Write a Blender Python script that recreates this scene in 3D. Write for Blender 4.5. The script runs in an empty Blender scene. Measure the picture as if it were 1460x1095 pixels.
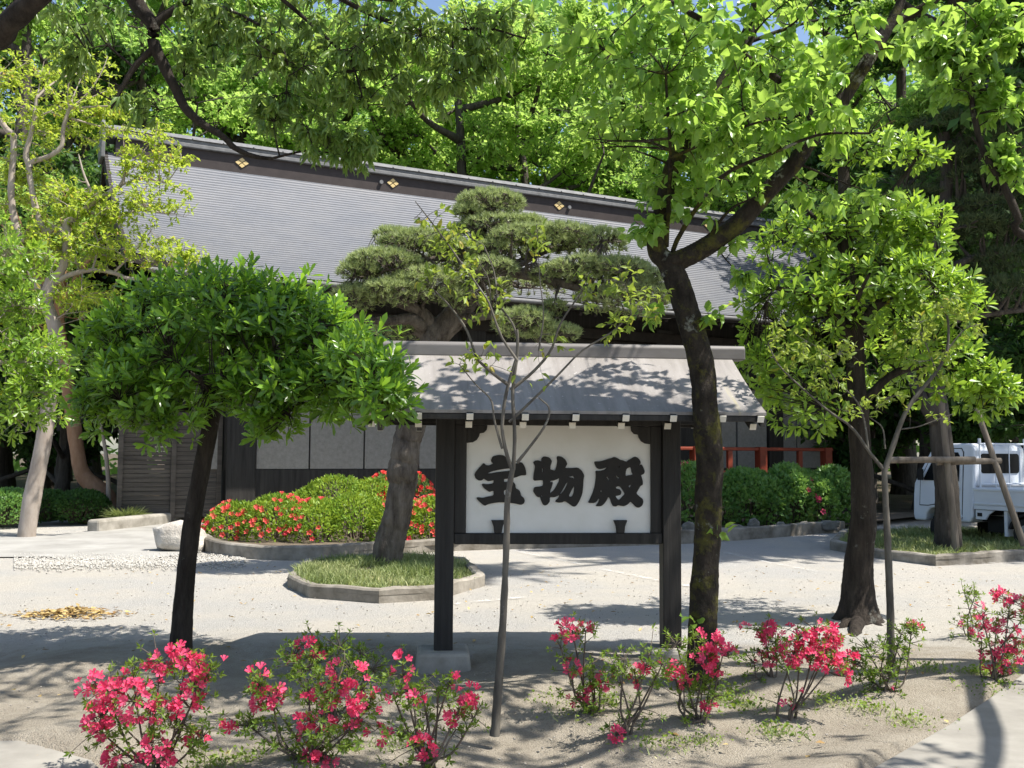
import bpy, bmesh, math
import numpy as np
from mathutils import Vector, Matrix, Euler

# ------------------------------------------------------------------ camera, sky, sun
S = bpy.context.scene
CAMH, FPX = 1.55, 1430.0
cam_d = bpy.data.cameras.new('camera')
cam = bpy.data.objects.new('camera', cam_d)
S.collection.objects.link(cam)
cam_d.sensor_width = 36.0
cam_d.lens = 36.0 * FPX / 1460.0
cam_d.clip_start, cam_d.clip_end = 0.05, 2000.0
RM = Euler((math.radians(90 + 3.9), 0, 0)).to_matrix() @ Matrix.Rotation(math.radians(0.36), 3, 'Z')
cam.matrix_world = Matrix.Translation((0, 0, CAMH)) @ RM.to_4x4()
S.camera = cam
SUN = np.array((0.48, -0.13, 0.868)); SUN = SUN / np.linalg.norm(SUN)
world = bpy.data.worlds.new('World'); S.world = world
world.use_nodes = True
wn = world.node_tree.nodes; wl = world.node_tree.links
sky = wn.new('ShaderNodeTexSky'); sky.sky_type = 'NISHITA'; sky.sun_disc = False
sky.sun_elevation = math.asin(SUN[2]); sky.sun_rotation = math.atan2(SUN[0], SUN[1])
sky.air_density = 1.0; sky.dust_density = 1.2
wl.new(sky.outputs[0], wn['Background'].inputs[0])
wn['Background'].inputs[1].default_value = 0.115
sl = bpy.data.lights.new('sun', 'SUN'); sl.energy = 5.0; sl.angle = math.radians(0.55); sl.color = (1, 0.95, 0.87)
so = bpy.data.objects.new('sun', sl); S.collection.objects.link(so)
so.location = (20, -6, 40)
so.rotation_euler = Vector(SUN).to_track_quat('Z', 'Y').to_euler()
S.view_settings.view_transform = 'Standard'; S.view_settings.look = 'None'
S.view_settings.exposure = 0.88; S.view_settings.gamma = 1.0
S.render.engine = 'CYCLES'
S.cycles.max_bounces = 7; S.cycles.diffuse_bounces = 4; S.cycles.transmission_bounces = 4
S.cycles.glossy_bounces = 2; S.cycles.caustics_reflective = False; S.cycles.caustics_refractive = False

# ------------------------------------------------------------------ measuring helpers
RMn = np.array(RM); CAM = np.array((0, 0, CAMH))
def ray(px, py):
    return RMn @ np.array(((px - 730) / FPX, -(py - 547.5) / FPX, -1.0))
def P(px, py, d):
    r = ray(px, py); return CAM + r * (d / r[1])
def G(px, py, z=0.0):
    r = ray(px, py); return CAM + r * ((z - CAMH) / r[2])
def path(pts, d=None):
    return np.array([P(p[0], p[1], p[2] if len(p) > 2 else d) for p in pts])
def nrm(a):
    a = np.asarray(a, float); return a / np.maximum(np.linalg.norm(a, axis=-1, keepdims=True), 1e-9)

# ------------------------------------------------------------------ mesh helpers
def mesh_np(name, V, Fs, tint=None, smooth=True):
    me = bpy.data.meshes.new(name)
    V = np.asarray(V, np.float32)
    if not isinstance(Fs, list): Fs = [Fs]
    Fs = [np.asarray(f, np.int32) for f in Fs if len(f)]
    me.vertices.add(len(V)); me.vertices.foreach_set('co', V.ravel())
    loops = np.concatenate([f.ravel() for f in Fs])
    tot = np.concatenate([np.full(len(f), f.shape[1], np.int32) for f in Fs])
    st = np.concatenate(([0], np.cumsum(tot)[:-1])).astype(np.int32)
    me.loops.add(len(loops)); me.loops.foreach_set('vertex_index', loops)
    me.polygons.add(len(tot)); me.polygons.foreach_set('loop_start', st)
    try: me.polygons.foreach_set('loop_total', tot)
    except Exception: pass
    me.polygons.foreach_set('use_smooth', np.full(len(tot), smooth))
    if tint is not None:
        a = me.attributes.new('tint', 'FLOAT', 'POINT'); a.data.foreach_set('value', np.asarray(tint, np.float32))
    me.update(calc_edges=True); me.validate()
    return me
def merge(parts):
    """parts: list of (V, F[n,k], tint or None) -> V, [F...], tint"""
    Vs, Fs, Ts, o = [], [], [], 0
    for V, F, t in parts:
        if len(V) == 0: continue
        Vs.append(V); Ts.append(t if t is not None else np.full(len(V), .5))
        for f in (F if isinstance(F, list) else [F]):
            Fs.append(np.asarray(f) + o)
        o += len(V)
    by = {}
    for f in Fs:
        if len(f): by.setdefault(f.shape[1], []).append(f)
    return np.concatenate(Vs), [np.concatenate(v) for v in by.values()], np.concatenate(Ts)
LEAF = (np.array([(0,0,0),(.3,-.5,.07),(.3,.5,.07),(.7,-.37,.02),(.7,.37,.02),(1,0,-.20),(.33,0,-.03),(.7,0,-.07)], float),
        np.array([(0,6,1),(0,2,6),(6,7,3),(6,3,1),(6,2,4),(6,4,7),(7,5,3),(7,4,5)]))
OBL = (np.array([(0,0,0),(.4,-.34,.05),(.4,.34,.05),(.75,-.5,.03),(.75,.5,.03),(1,0,-.03),(.4,0,0),(.75,0,.0)], float), LEAF[1])
KITE = (np.array([(0,0,0),(.45,-.5,.08),(1,0,-.06),(.45,.5,.08)], float), np.array([(0,2,1),(0,3,2)]))
BLADE = (np.array([(0,-.5,0),(0,.5,0),(.5,.35,.04),(.5,-.35,.04),(1,0,-.05)], float), np.array([(0,1,2),(0,2,3),(3,2,4)]))
NEED = (np.array([(0,-.5,0),(0,.5,0),(1,0,0)], float), np.array([(0,1,2)]))
def flower_template():
    V = [(0, 0, 0)]; F = []
    for k in range(5):
        a = k * 2 * math.pi / 5
        def q(r, da, h): return (h, r * math.cos(a + da), r * math.sin(a + da))
        i = len(V)
        V += [q(.28, -.5, .45), q(.28, .5, .45), q(.5, -.42, .72), q(.5, .42, .72), q(.62, 0, .66), q(.36, 0, .5)]
        F += [(0, i, i+5), (0, i+5, i+1), (i, i+2, i+5), (i+5, i+3, i+1), (i+5, i+2, i+4), (i+5, i+4, i+3)]
    return np.array(V), np.array(F)
FLOWER = flower_template()
def scatter(tm, pos, ax, nr, L, W, tint):
    tv, tf = tm; n = len(pos)
    ax = nrm(ax); sd = nrm(np.cross(nr, ax)); up = np.cross(ax, sd)
    L = np.broadcast_to(L, (n,)); W = np.broadcast_to(W, (n,))
    V = (pos[:, None] + ax[:, None] * (tv[None, :, 0:1] * L[:, None, None])
         + sd[:, None] * (tv[None, :, 1:2] * W[:, None, None]) + up[:, None] * (tv[None, :, 2:3] * L[:, None, None]))
    K = len(tv)
    F = (tf[None] + (np.arange(n) * K)[:, None, None]).reshape(-1, tf.shape[1])
    return V.reshape(-1, 3), F, np.repeat(np.broadcast_to(tint, (n,)), K)
def resample(p, K):
    """Catmull-Rom through points -> K samples"""
    p = np.asarray(p, float)
    if len(p) == 2: return p[0] + (p[1] - p[0]) * np.linspace(0, 1, K)[:, None]
    q = np.vstack((2*p[0]-p[1], p, 2*p[-1]-p[-2])); n = len(p) - 1
    s = np.linspace(0, n - 1e-6, K); i = s.astype(int); t = (s - i)[:, None]
    a, b, c, d = q[i], q[i+1], q[i+2], q[i+3]
    return .5 * (2*b + (c-a)*t + (2*a-5*b+4*c-d)*t**2 + (3*b-a-3*c+d)*t**3)
def tubes(polys, radii, sides=6, rng=None, rough=0.0):
    """polys (M,K,3), radii (M,K)"""
    polys = np.asarray(polys, float); radii = np.asarray(radii, float)
    M, K, _ = polys.shape
    T = np.gradient(polys, axis=1); T = nrm(T)
    mean = nrm(polys[:, -1] - polys[:, 0])
    ref = np.where(np.abs(mean[:, 2:3]) > .75, np.array([[0., 1., 0.]]), np.array([[0., 0., 1.]]))
    U = nrm(np.cross(T, ref[:, None].repeat(K, 1))); W = np.cross(T, U)
    a = np.arange(sides) * 2 * math.pi / sides
    R = radii[:, :, None]
    if rough and rng is not None:
        R = R * (1 + rough * rng.normal(size=(M, K, sides)))
    else: R = np.repeat(R, sides, 2)
    V = polys[:, :, None] + (U[:, :, None] * np.cos(a)[:, None] + W[:, :, None] * np.sin(a)[:, None]) * R[..., None]
    idx = np.arange(M*K*sides).reshape(M, K, sides)
    A = idx[:, :-1]; B = idx[:, 1:]
    F = np.stack((A, np.roll(A, -1, 2), np.roll(B, -1, 2), B), -1).reshape(-1, 4)
    return V.reshape(-1, 3), F, None
def limb(p, r0, r1, K=26, sides=10, rng=None, rough=.05, flare=0, power=1.0, wob=0, furrow=0):
    q = resample(p, K)
    s = np.linspace(0, 1, K)
    r = r0 + (r1 - r0) * s**power
    if flare: r = r * (1 + flare * np.exp(-s * K / 2.2))
    if wob and rng is not None:
        q = q + np.convolve(rng.normal(size=K), [.3, .4, .3], 'same')[:, None] * wob * rng.normal(size=3)
    if furrow:
        K2, S2 = K*4, 28
        q2 = resample(q, K2); r2 = np.interp(np.linspace(0, 1, K2), np.linspace(0, 1, K), r)
        lob = np.cumsum(rng.normal(size=(K2, S2))*.35, 0) + rng.normal(size=(1, S2))*1.4
        lob -= np.apply_along_axis(lambda c: np.convolve(c, np.ones(31)/31, 'same'), 0, lob)*.8
        lob = np.clip(lob, -2, 2); lob = (lob + np.roll(lob, 1, 1)*.5)/1.5
        slow = np.apply_along_axis(lambda c: np.convolve(c, np.ones(17)/17, 'same'), 0, rng.normal(size=(K2, S2))); slow = sum(np.roll(slow, j, 1) for j in range(-3, 4))
        ang = np.arange(S2)*2*math.pi/S2
        foot = np.exp(-np.linspace(0, 1, K2)*K/2.0)[:, None]*np.cos(ang*5+.7)[None]*.16*(flare > .4)
        rr = r2[:, None]*(1 + furrow*lob + .06*slow + foot)
        tb = tubes(q2[None], r2[None], S2)
        c = np.repeat(q2, S2, 0); V = c + (tb[0]-c)*(rr/r2[:, None]).reshape(-1, 1)
        return q, r, (V, tb[1], None)
    return q, r, tubes(q[None], r[None], sides, rng, rough)

# ------------------------------------------------------------------ object helpers
def tag(o, label=None, cat=None, group=None, kind=None):
    if label: o['label'] = label
    if cat: o['category'] = cat
    if group: o['group'] = group
    if kind: o['kind'] = kind
    return o
def thing(name, label, cat, loc=(0, 0, 0), rz=0.0, group=None):
    o = bpy.data.objects.new(name, None); S.collection.objects.link(o)
    o.empty_display_size = .2
    o.location = tuple(float(c) for c in loc); o.rotation_euler = (0, 0, rz)
    return tag(o, label, cat, group)
def part(name, me, mat, parent=None, label=None, kind=None, bevel=0):
    o = bpy.data.objects.new(name, me); S.collection.objects.link(o)
    me.materials.clear(); me.materials.append(mat)
    if parent: o.parent = parent
    if label: o['label'] = label
    if kind: o['kind'] = kind
    if bevel:
        m = o.modifiers.new('bevel', 'BEVEL'); m.width = bevel; m.segments = 2; m.limit_method = 'ANGLE'
    return o
def npart(name, pieces, mat, root, off=None, smooth=True, **k):
    V, F, t = merge(pieces)
    if off is not None: V = V - np.asarray(off)
    return part(name, mesh_np(name, V, F, t, smooth), mat, root, **k)
def copy_thing(o, loc, rz=0.0, label=None, scale=None):
    c = o.copy(); S.collection.objects.link(c); c.location = loc; c.rotation_euler = (0, 0, rz)
    if label: c['label'] = label
    if scale: c.scale = scale
    for ch in list(o.children):
        d = ch.copy(); S.collection.objects.link(d); d.parent = c
    return c
class MB:
    def __init__(s): s.bm = bmesh.new()
    def box(s, x0, x1, y0, y1, z0, z1, M=None):
        m = Matrix.Translation(((x0+x1)/2, (y0+y1)/2, (z0+z1)/2)) @ Matrix.Diagonal((abs(x1-x0), abs(y1-y0), abs(z1-z0), 1))
        bmesh.ops.create_cube(s.bm, size=1, matrix=(M @ m) if M else m); return s
    def bar(s, a, b, w, h=None):
        a, b = Vector(a), Vector(b); h = h or w; d = b - a
        q = d.to_track_quat('X', 'Z').to_matrix().to_4x4()
        m = Matrix.Translation((a+b)/2) @ q @ Matrix.Diagonal((d.length, w, h, 1))
        bmesh.ops.create_cube(s.bm, size=1, matrix=m); return s
    def cyl(s, a, b, r, r2=None, n=20):
        a, b = Vector(a), Vector(b); d = b - a
        m = Matrix.Translation((a+b)/2) @ d.to_track_quat('Z', 'Y').to_matrix().to_4x4()
        bmesh.ops.create_cone(s.bm, cap_ends=True, segments=n, radius1=r, radius2=r if r2 is None else r2, depth=d.length, matrix=m); return s
    def prism(s, pts, y0, y1, plane='xz'):
        n = len(pts)
        def mk(p, y): return (p[0], y, p[1]) if plane == 'xz' else ((y, p[0], p[1]) if plane == 'yz' else (p[0], p[1], y))
        A = [s.bm.verts.new(mk(p, y0)) for p in pts]; B = [s.bm.verts.new(mk(p, y1)) for p in pts]
        fs = [s.bm.faces.new(A), s.bm.faces.new(B[::-1])]
        for i in range(n): fs.append(s.bm.faces.new((A[i], B[i], B[(i+1) % n], A[(i+1) % n])))
        bmesh.ops.recalc_face_normals(s.bm, faces=fs)
        return s
    def mesh(s, name, smooth=False):
        me = bpy.data.meshes.new(name); bmesh.ops.recalc_face_normals(s.bm, faces=s.bm.faces[:])
        s.bm.to_mesh(me); s.bm.free()
        if smooth:
            for p in me.polygons: p.use_smooth = True
        return me
    def part(s, name, mat, parent=None, bevel=0, **k):
        return part(name, s.mesh(name), mat, parent, bevel=bevel, **k)
def rrect(x0, x1, z0, z1, r, n=5):
    out = []
    for cx, cz, a0 in ((x1-r, z1-r, 0), (x0+r, z1-r, 90), (x0+r, z0+r, 180), (x1-r, z0+r, 270)):
        for k in range(n+1):
            a = math.radians(a0 + 90*k/n); out.append((cx + r*math.cos(a), cz + r*math.sin(a)))
    return out

# ------------------------------------------------------------------ materials
def nodes(name):
    m = bpy.data.materials.new(name); m.use_nodes = True
    t = m.node_tree; return m, t, t.nodes, t.links, t.nodes['Principled BSDF']
def noise(t, scale, detail=4, rough=.6, coord='Object', sc=None):
    n = t.nodes.new('ShaderNodeTexNoise'); n.inputs['Scale'].default_value = scale
    n.inputs['Detail'].default_value = detail; n.inputs['Roughness'].default_value = rough
    c = t.nodes.new('ShaderNodeTexCoord')
    if sc:
        mp = t.nodes.new('ShaderNodeMapping'); mp.inputs['Scale'].default_value = sc
        t.links.new(c.outputs[coord], mp.inputs[0]); t.links.new(mp.outputs[0], n.inputs['Vector'])
    else: t.links.new(c.outputs[coord], n.inputs['Vector'])
    return n
def ramp(t, src, stops):
    r = t.nodes.new('ShaderNodeValToRGB'); e = r.color_ramp.elements
    while len(e) < len(stops): e.new(.5)
    for k, (p, c) in enumerate(stops):
        e[k].position = p
        e[k].color = (c, c, c, 1) if not hasattr(c, '__len__') else (*c, 1)
    t.links.new(src, r.inputs[0]); return r
def mix(t, fac, a, b):
    m = t.nodes.new('ShaderNodeMix'); m.data_type = 'RGBA'
    for sock, v in ((m.inputs[0], fac), (m.inputs[6], a), (m.inputs[7], b)):
        if hasattr(v, 'links'): t.links.new(v, sock)
        elif hasattr(v, '__len__'): sock.default_value = (*v, 1)
        else: sock.default_value = v
    return m.outputs[2]
def bump(t, src, strength, dist, prin):
    b = t.nodes.new('ShaderNodeBump'); b.inputs['Strength'].default_value = strength; b.inputs['Distance'].default_value = dist
    t.links.new(src, b.inputs['Height']); t.links.new(b.outputs[0], prin.inputs['Normal']); return b
def simple(name, a, b, scale=6, rough=.7, bstr=.3, bdist=.01, sc=None, detail=5, spec=.35, metal=0):
    m, t, n, l, p = nodes(name)
    nz = noise(t, scale, detail, .65, sc=sc)
    r = ramp(t, nz.outputs['Fac'], [(.32, a), (.68, b)])
    l.new(r.outputs[0], p.inputs['Base Color']); p.inputs['Roughness'].default_value = rough
    p.inputs['Specular IOR Level'].default_value = spec; p.inputs['Metallic'].default_value = metal
    if bstr:
        n2 = noise(t, scale*4, 4, .6, sc=sc); bump(t, n2.outputs['Fac'], bstr, bdist, p)
    return m
def leafmat(name, a, b, tr, trans=.4, rough=.38, spec=.5, c=None):
    """a..b: tint range of the leaf; tr: colour of the light coming through it"""
    m, t, n, l, p = nodes(name)
    at = n.new('ShaderNodeAttribute'); at.attribute_name = 'tint'
    stops = [(0, a), (.9 if c else 1, b)] + ([(1, c)] if c else [])
    r = ramp(t, at.outputs['Fac'], stops)
    l.new(r.outputs[0], p.inputs['Base Color']); p.inputs['Roughness'].default_value = rough
    p.inputs['Specular IOR Level'].default_value = spec
    tl = n.new('ShaderNodeBsdfTranslucent')
    l.new(mix(t, .35, tr, r.outputs[0]), tl.inputs[0])
    ms = n.new('ShaderNodeMixShader'); ms.inputs[0].default_value = trans
    l.new(p.outputs[0], ms.inputs[1]); l.new(tl.outputs[0], ms.inputs[2])
    l.new(ms.outputs[0], n['Material Output'].inputs['Surface'])
    return m
def bark(name, a, b, moss=None, lich=None, scale=9, stretch=.28, bstr=1.0, dist=.045, moss_side=None):
    m, t, n, l, p = nodes(name)
    nz = noise(t, scale, 7, .7, sc=(1, 1, stretch))
    col = ramp(t, nz.outputs['Fac'], [(.3, a), (.7, b)]).outputs[0]
    if moss:
        n2 = noise(t, 5, 6, .75); mk = ramp(t, n2.outputs['Fac'], [(.50, 0.), (.62, 1.)])
        col = mix(t, mk.outputs[0], col, moss)
    if lich:
        n3 = noise(t, 3.3, 5, .7); mk = ramp(t, n3.outputs['Fac'], [(.60, 0.), (.66, 1.)])
        col = mix(t, mk.outputs[0], col, lich)
    l.new(col, p.inputs['Base Color']); p.inputs['Roughness'].default_value = .85
    p.inputs['Specular IOR Level'].default_value = .2
    n4 = noise(t, scale*2.2, 8, .72, sc=(1, 1, stretch)); bump(t, n4.outputs['Fac'], bstr, dist, p)
    return m

M = {}
M['dark_wood'] = simple('dark_wood', (.008,.007,.006), (.034,.031,.028), 9, .6, .5, .006, sc=(1.6,1.6,.10))
M['eave_wood'] = simple('eave_wood', (.014,.011,.009), (.030,.024,.019), 7, .7, .2, .004)
M['white_paint'] = simple('white_paint', (.66,.62,.53), (.78,.75,.68), 8, .6, .1, .002)
M['panel'] = simple('panel_white', (.72,.71,.66), (.82,.81,.78), 2.2, .55, .06, .002)
M['ink'] = simple('letter_black', (.010,.0085,.007), (.018,.015,.012), 12, .55, .15, .002)
M['concrete'] = simple('concrete', (.19,.175,.145), (.38,.355,.31), 3, .9, .5, .006)
M['curb'] = simple('curb_stone', (.095,.082,.062), (.34,.31,.265), 2.2, .92, .8, .014)
M['stucco'] = simple('stucco', (.215,.205,.185), (.29,.278,.255), 14, .9, .8, .006, detail=8)
M['ridge_brown'] = simple('ridge_brown', (.030,.022,.020), (.045,.034,.031), 5, .55, .1, .003)
M['ridge_grey'] = simple('ridge_tile_grey', (.11,.11,.11), (.19,.19,.19), 6, .6, .2, .005)
M['gold'] = simple('gold', (.55,.40,.16), (.70,.55,.28), 9, .45, 0)
M['vermilion'] = simple('vermilion_paint', (.19,.034,.016), (.28,.052,.024), 5, .5, .1, .003)
M['fence_wood'] = simple('fence_wood', (.05,.043,.037), (.11,.095,.08), 5, .8, .4, .006, sc=(.2,1,3))
M['stone'] = simple('boulder_stone', (.33,.30,.26), (.60,.56,.50), 3.5, .92, 1.0, .03, detail=9)
M['rock'] = simple('garden_rock', (.12,.115,.10), (.27,.255,.22), 5, .92, .9, .03, detail=8)
M['pole'] = simple('pole_wood', (.085,.07,.055), (.20,.17,.135), 8, .85, .6, .008, sc=(1,1,.12))
M['truck_white'] = simple('truck_paint', (.62,.66,.72), (.68,.72,.77), 2, .28, 0, spec=.5)
M['glass'] = simple('dark_glass', (.006,.007,.008), (.010,.011,.012), 2, .3, 0, spec=.08)
M['rubber'] = simple('black_rubber', (.010,.010,.010), (.02,.02,.02), 8, .8, .2)
M['steel'] = simple('bare_steel', (.30,.31,.33), (.42,.43,.45), 9, .45, .1, metal=.6)
M['lamp'] = simple('lamp_lens', (.55,.55,.50), (.65,.65,.60), 4, .2, 0)
M['dryleaf'] = leafmat('dry_leaf', (.22,.13,.05), (.55,.42,.18), (.4,.25,.08), .15, .7, .2)
# leaves
M['lf_dark'] = leafmat('leaf_glossy_dark', (.026,.080,.014), (.19,.37,.035), (.46,.74,.06), .40, .30, .6, (.20,.36,.03))
M['lf_bright'] = leafmat('leaf_glossy_bright', (.045,.115,.018), (.27,.43,.045), (.54,.78,.07), .42, .34, .55, (.38,.32,.03))
M['lf_cherry'] = leafmat('leaf_spring_green', (.11,.225,.040), (.24,.40,.07), (.60,.86,.13), .50, .32, .55)
M['lf_oak'] = leafmat('leaf_oak', (.075,.145,.035), (.20,.30,.075), (.52,.70,.12), .44, .34, .55, (.20,.28,.05))
M['lf_myrtle'] = leafmat('leaf_yellow_green', (.22,.34,.030), (.38,.48,.055), (.72,.84,.10), .50, .5, .3, (.50,.30,.06))
M['lf_sapling'] = leafmat('leaf_sapling', (.13,.215,.028), (.28,.36,.055), (.54,.66,.09), .44, .5, .4, (.42,.34,.06))
M['lf_bg1'] = leafmat('leaf_forest_light', (.19,.34,.06), (.35,.53,.11), (.68,.92,.20), .52, .55, .25)  # paler green, haze over the wood put into the leaf colour
M['lf_bg2'] = leafmat('leaf_forest_mid', (.13,.27,.055), (.27,.44,.10), (.58,.84,.17), .50, .55, .25)  # lightened too, distance haze painted into this green
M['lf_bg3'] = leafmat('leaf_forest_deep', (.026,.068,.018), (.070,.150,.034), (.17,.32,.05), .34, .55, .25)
M['lf_hedge'] = leafmat('leaf_hedge', (.115,.225,.022), (.26,.37,.040), (.44,.56,.05), .34, .5, .3)
M['lf_hedge2'] = leafmat('leaf_hedge_deep', (.085,.205,.050), (.25,.41,.105), (.36,.58,.10), .36, .45, .45)
M['lf_azalea'] = leafmat('leaf_azalea', (.085,.165,.024), (.22,.32,.045), (.42,.56,.05), .40, .5, .3)
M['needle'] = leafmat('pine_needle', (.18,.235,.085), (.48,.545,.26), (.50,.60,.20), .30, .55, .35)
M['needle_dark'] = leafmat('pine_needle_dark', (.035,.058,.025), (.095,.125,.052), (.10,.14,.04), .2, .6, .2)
M['grass'] = leafmat('grass', (.16,.22,.075), (.39,.42,.20), (.42,.50,.12), .32, .55, .3, (.50,.46,.24))
M['fl_pink'] = leafmat('petal_pink', (.80,.045,.14), (.90,.14,.27), (.96,.12,.27), .42, .55, .2)
M['fl_coral'] = leafmat('petal_coral', (.78,.05,.10), (.85,.15,.10), (.92,.13,.10), .35, .55, .2)
M['fl_red'] = leafmat('petal_red', (.72,.035,.035), (.82,.11,.09), (.90,.10,.07), .30, .55, .2)
# bark
M['bk_dark'] = bark('bark_dark', (.012,.009,.007), (.072,.058,.046), None, (.15,.145,.125), 13, .22)
M['bk_cherry'] = bark('bark_mossy', (.012,.009,.007), (.062,.050,.038), (.105,.098,.022), (.28,.29,.25), 14, .5)
M['bk_pine'] = bark('bark_pine', (.045,.034,.028), (.25,.215,.18), None, None, 9, .25, 1.0, .07)
M['bk_smooth'] = bark('bark_smooth', (.22,.175,.14), (.42,.37,.32), None, None, 4, .35, .25, .008)
M['bk_orange'] = bark('bark_orange', (.21,.105,.055), (.36,.22,.14), None, None, 5, .35, .3, .008)
M['bk_grey'] = bark('bark_grey', (.050,.044,.037), (.165,.15,.125), None, (.30,.31,.28), 9, .3, .4, .006)
M['bk_stem'] = bark('bark_stem', (.07,.055,.042), (.17,.14,.11), None, None, 20, .3, .3, .003)
M['bk_bg'] = bark('bark_forest', (.030,.025,.021), (.115,.10,.083), None, None, 8, .2, 1.0, .05)

# roof shingles
def roofmat():
    m, t, n, l, p = nodes('roof_shingle')
    a = noise(t, .55, 4, .6); b = noise(t, 9, 5, .7, sc=(.4, 1, 1))
    c1 = ramp(t, a.outputs['Fac'], [(.35, (.165,.172,.190)), (.7, (.210,.208,.212))]).outputs[0]
    c2 = ramp(t, b.outputs['Fac'], [(.3, (.125,.130,.146)), (.72, (.315,.322,.342))]).outputs[0]
    l.new(mix(t, .22, c1, c2), p.inputs['Base Color']); p.inputs['Roughness'].default_value = .5
    p.inputs['Specular IOR Level'].default_value = .45
    bump(t, b.outputs['Fac'], .3, .01, p)
    return m
M['roof'] = roofmat()
def signroofmat():
    m, t, n, l, p = nodes('sign_roof_copper_grey')
    a = noise(t, 2.2, 6, .7, sc=(2.4, .35, .35)); b = noise(t, 40, 3, .6)
    col = ramp(t, a.outputs['Fac'], [(.3, (.150,.137,.126)), (.5, (.235,.216,.203)), (.72, (.31,.29,.276))]).outputs[0]
    f = noise(t, 1.6, 5, .6, sc=(4.5, .3, .3)); yk = ramp(t, f.outputs['Fac'], [(.68, 0.), (.76, .55)])
    col = mix(t, yk.outputs[0], col, (.36, .32, .13))
    sk = noise(t, 3.1, 6, .75, sc=(7, .25, .25)); col = mix(t, ramp(t, sk.outputs['Fac'], [(.58, 0.), (.70, .6)]).outputs[0], col, (.13, .105, .085))
    sp = ramp(t, b.outputs['Fac'], [(.66, 0.), (.74, .8)])
    l.new(mix(t, sp.outputs[0], col, (.50, .47, .46)), p.inputs['Base Color'])
    p.inputs['Roughness'].default_value = .62
    bump(t, b.outputs['Fac'], .25, .004, p); return m
M['sign_roof'] = signroofmat()
M['sign_ridge'] = simple('sign_ridge_grey', (.115,.105,.10), (.20,.185,.18), 4, .5, .15, .004, sc=(.3,1,1))

def groundmat():
    m, t, n, l, p = nodes('ground_soil_and_gravel')
    tc = n.new('ShaderNodeTexCoord'); sx = n.new('ShaderNodeSeparateXYZ'); l.new(tc.outputs['Object'], sx.inputs[0])
    big = noise(t, .45, 5, .65); mid = noise(t, 2.3, 7, .7); fine = noise(t, 22, 6, .75); grit = noise(t, 95, 3, .7)
    soil = ramp(t, mid.outputs['Fac'], [(.28, (.225,.192,.150)), (.5, (.36,.32,.258)), (.72, (.47,.425,.35))]).outputs[0]
    soil = mix(t, ramp(t, fine.outputs['Fac'], [(.35, 0.), (.7, .55)]).outputs[0], soil, (.29,.245,.185))
    soil = mix(t, ramp(t, grit.outputs['Fac'], [(.40, .0), (.62, .45)]).outputs[0], soil, (.46, .41, .33))
    soil = mix(t, ramp(t, grit.outputs['Fac'], [(.30, .55), (.40, .0)]).outputs[0], soil, (.10, .08, .06))
    grav = ramp(t, grit.outputs['Fac'], [(.32, (.26,.255,.245)), (.52, (.46,.445,.415)), (.72, (.66,.64,.60))]).outputs[0]
    tan = ramp(t, fine.outputs['Fac'], [(.3, (.455,.42,.36)), (.7, (.58,.545,.48))]).outputs[0]
    plaza = mix(t, ramp(t, big.outputs['Fac'], [(.40, 0.), (.56, .85)]).outputs[0], grav, tan)
    ad = n.new('ShaderNodeMath'); ad.operation = 'MULTIPLY_ADD'; ad.inputs[1].default_value = 1.8
    l.new(mid.outputs['Fac'], ad.inputs[0]); l.new(sx.outputs['Y'], ad.inputs[2])
    mr = n.new('ShaderNodeMapRange'); mr.inputs[1].default_value = 8.7; mr.inputs[2].default_value = 9.5
    l.new(ad.outputs[0], mr.inputs[0])
    col = mix(t, mr.outputs[0], soil, plaza)
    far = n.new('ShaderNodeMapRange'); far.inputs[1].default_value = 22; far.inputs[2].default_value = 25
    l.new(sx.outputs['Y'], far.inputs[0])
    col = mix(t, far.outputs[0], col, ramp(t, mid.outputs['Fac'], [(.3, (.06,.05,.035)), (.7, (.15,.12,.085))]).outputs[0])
    l.new(col, p.inputs['Base Color']); p.inputs['Roughness'].default_value = .95; p.inputs['Specular IOR Level'].default_value = .15
    ms = n.new('ShaderNodeMath'); ms.operation = 'ADD'; l.new(fine.outputs['Fac'], ms.inputs[0]); l.new(grit.outputs['Fac'], ms.inputs[1])
    bump(t, ms.outputs[0], 1.0, .026, p); return m
M['ground'] = groundmat()
M['paving'] = simple('pale_paving', (.24,.232,.212), (.365,.355,.33), 1.3, .9, .6, .008, detail=8)
M['path'] = simple('path_concrete', (.205,.192,.168), (.30,.284,.25), 2.5, .9, .4, .005, detail=8)
M['gravel_stone'] = simple('gravel_stone', (.20,.18,.15), (.42,.39,.34), 5, .9, .3)
M['pebble'] = simple('pale_pebble', (.27,.255,.225), (.50,.48,.44), 7, .9, .2)
def chalkmat():
    m, t, n, l, p = nodes('worn_white_line')
    p.inputs['Base Color'].default_value = (.74, .73, .70, 1); p.inputs['Roughness'].default_value = .95
    nz = noise(t, 9, 7, .75); r = ramp(t, nz.outputs['Fac'], [(.47, 0.), (.66, .6)])
    tr = n.new('ShaderNodeBsdfTransparent'); ms = n.new('ShaderNodeMixShader')
    l.new(r.outputs[0], ms.inputs[0]); l.new(tr.outputs[0], ms.inputs[1]); l.new(p.outputs[0], ms.inputs[2])
    l.new(ms.outputs[0], n['Material Output'].inputs['Surface']); return m
M['chalk'] = chalkmat()

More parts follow.
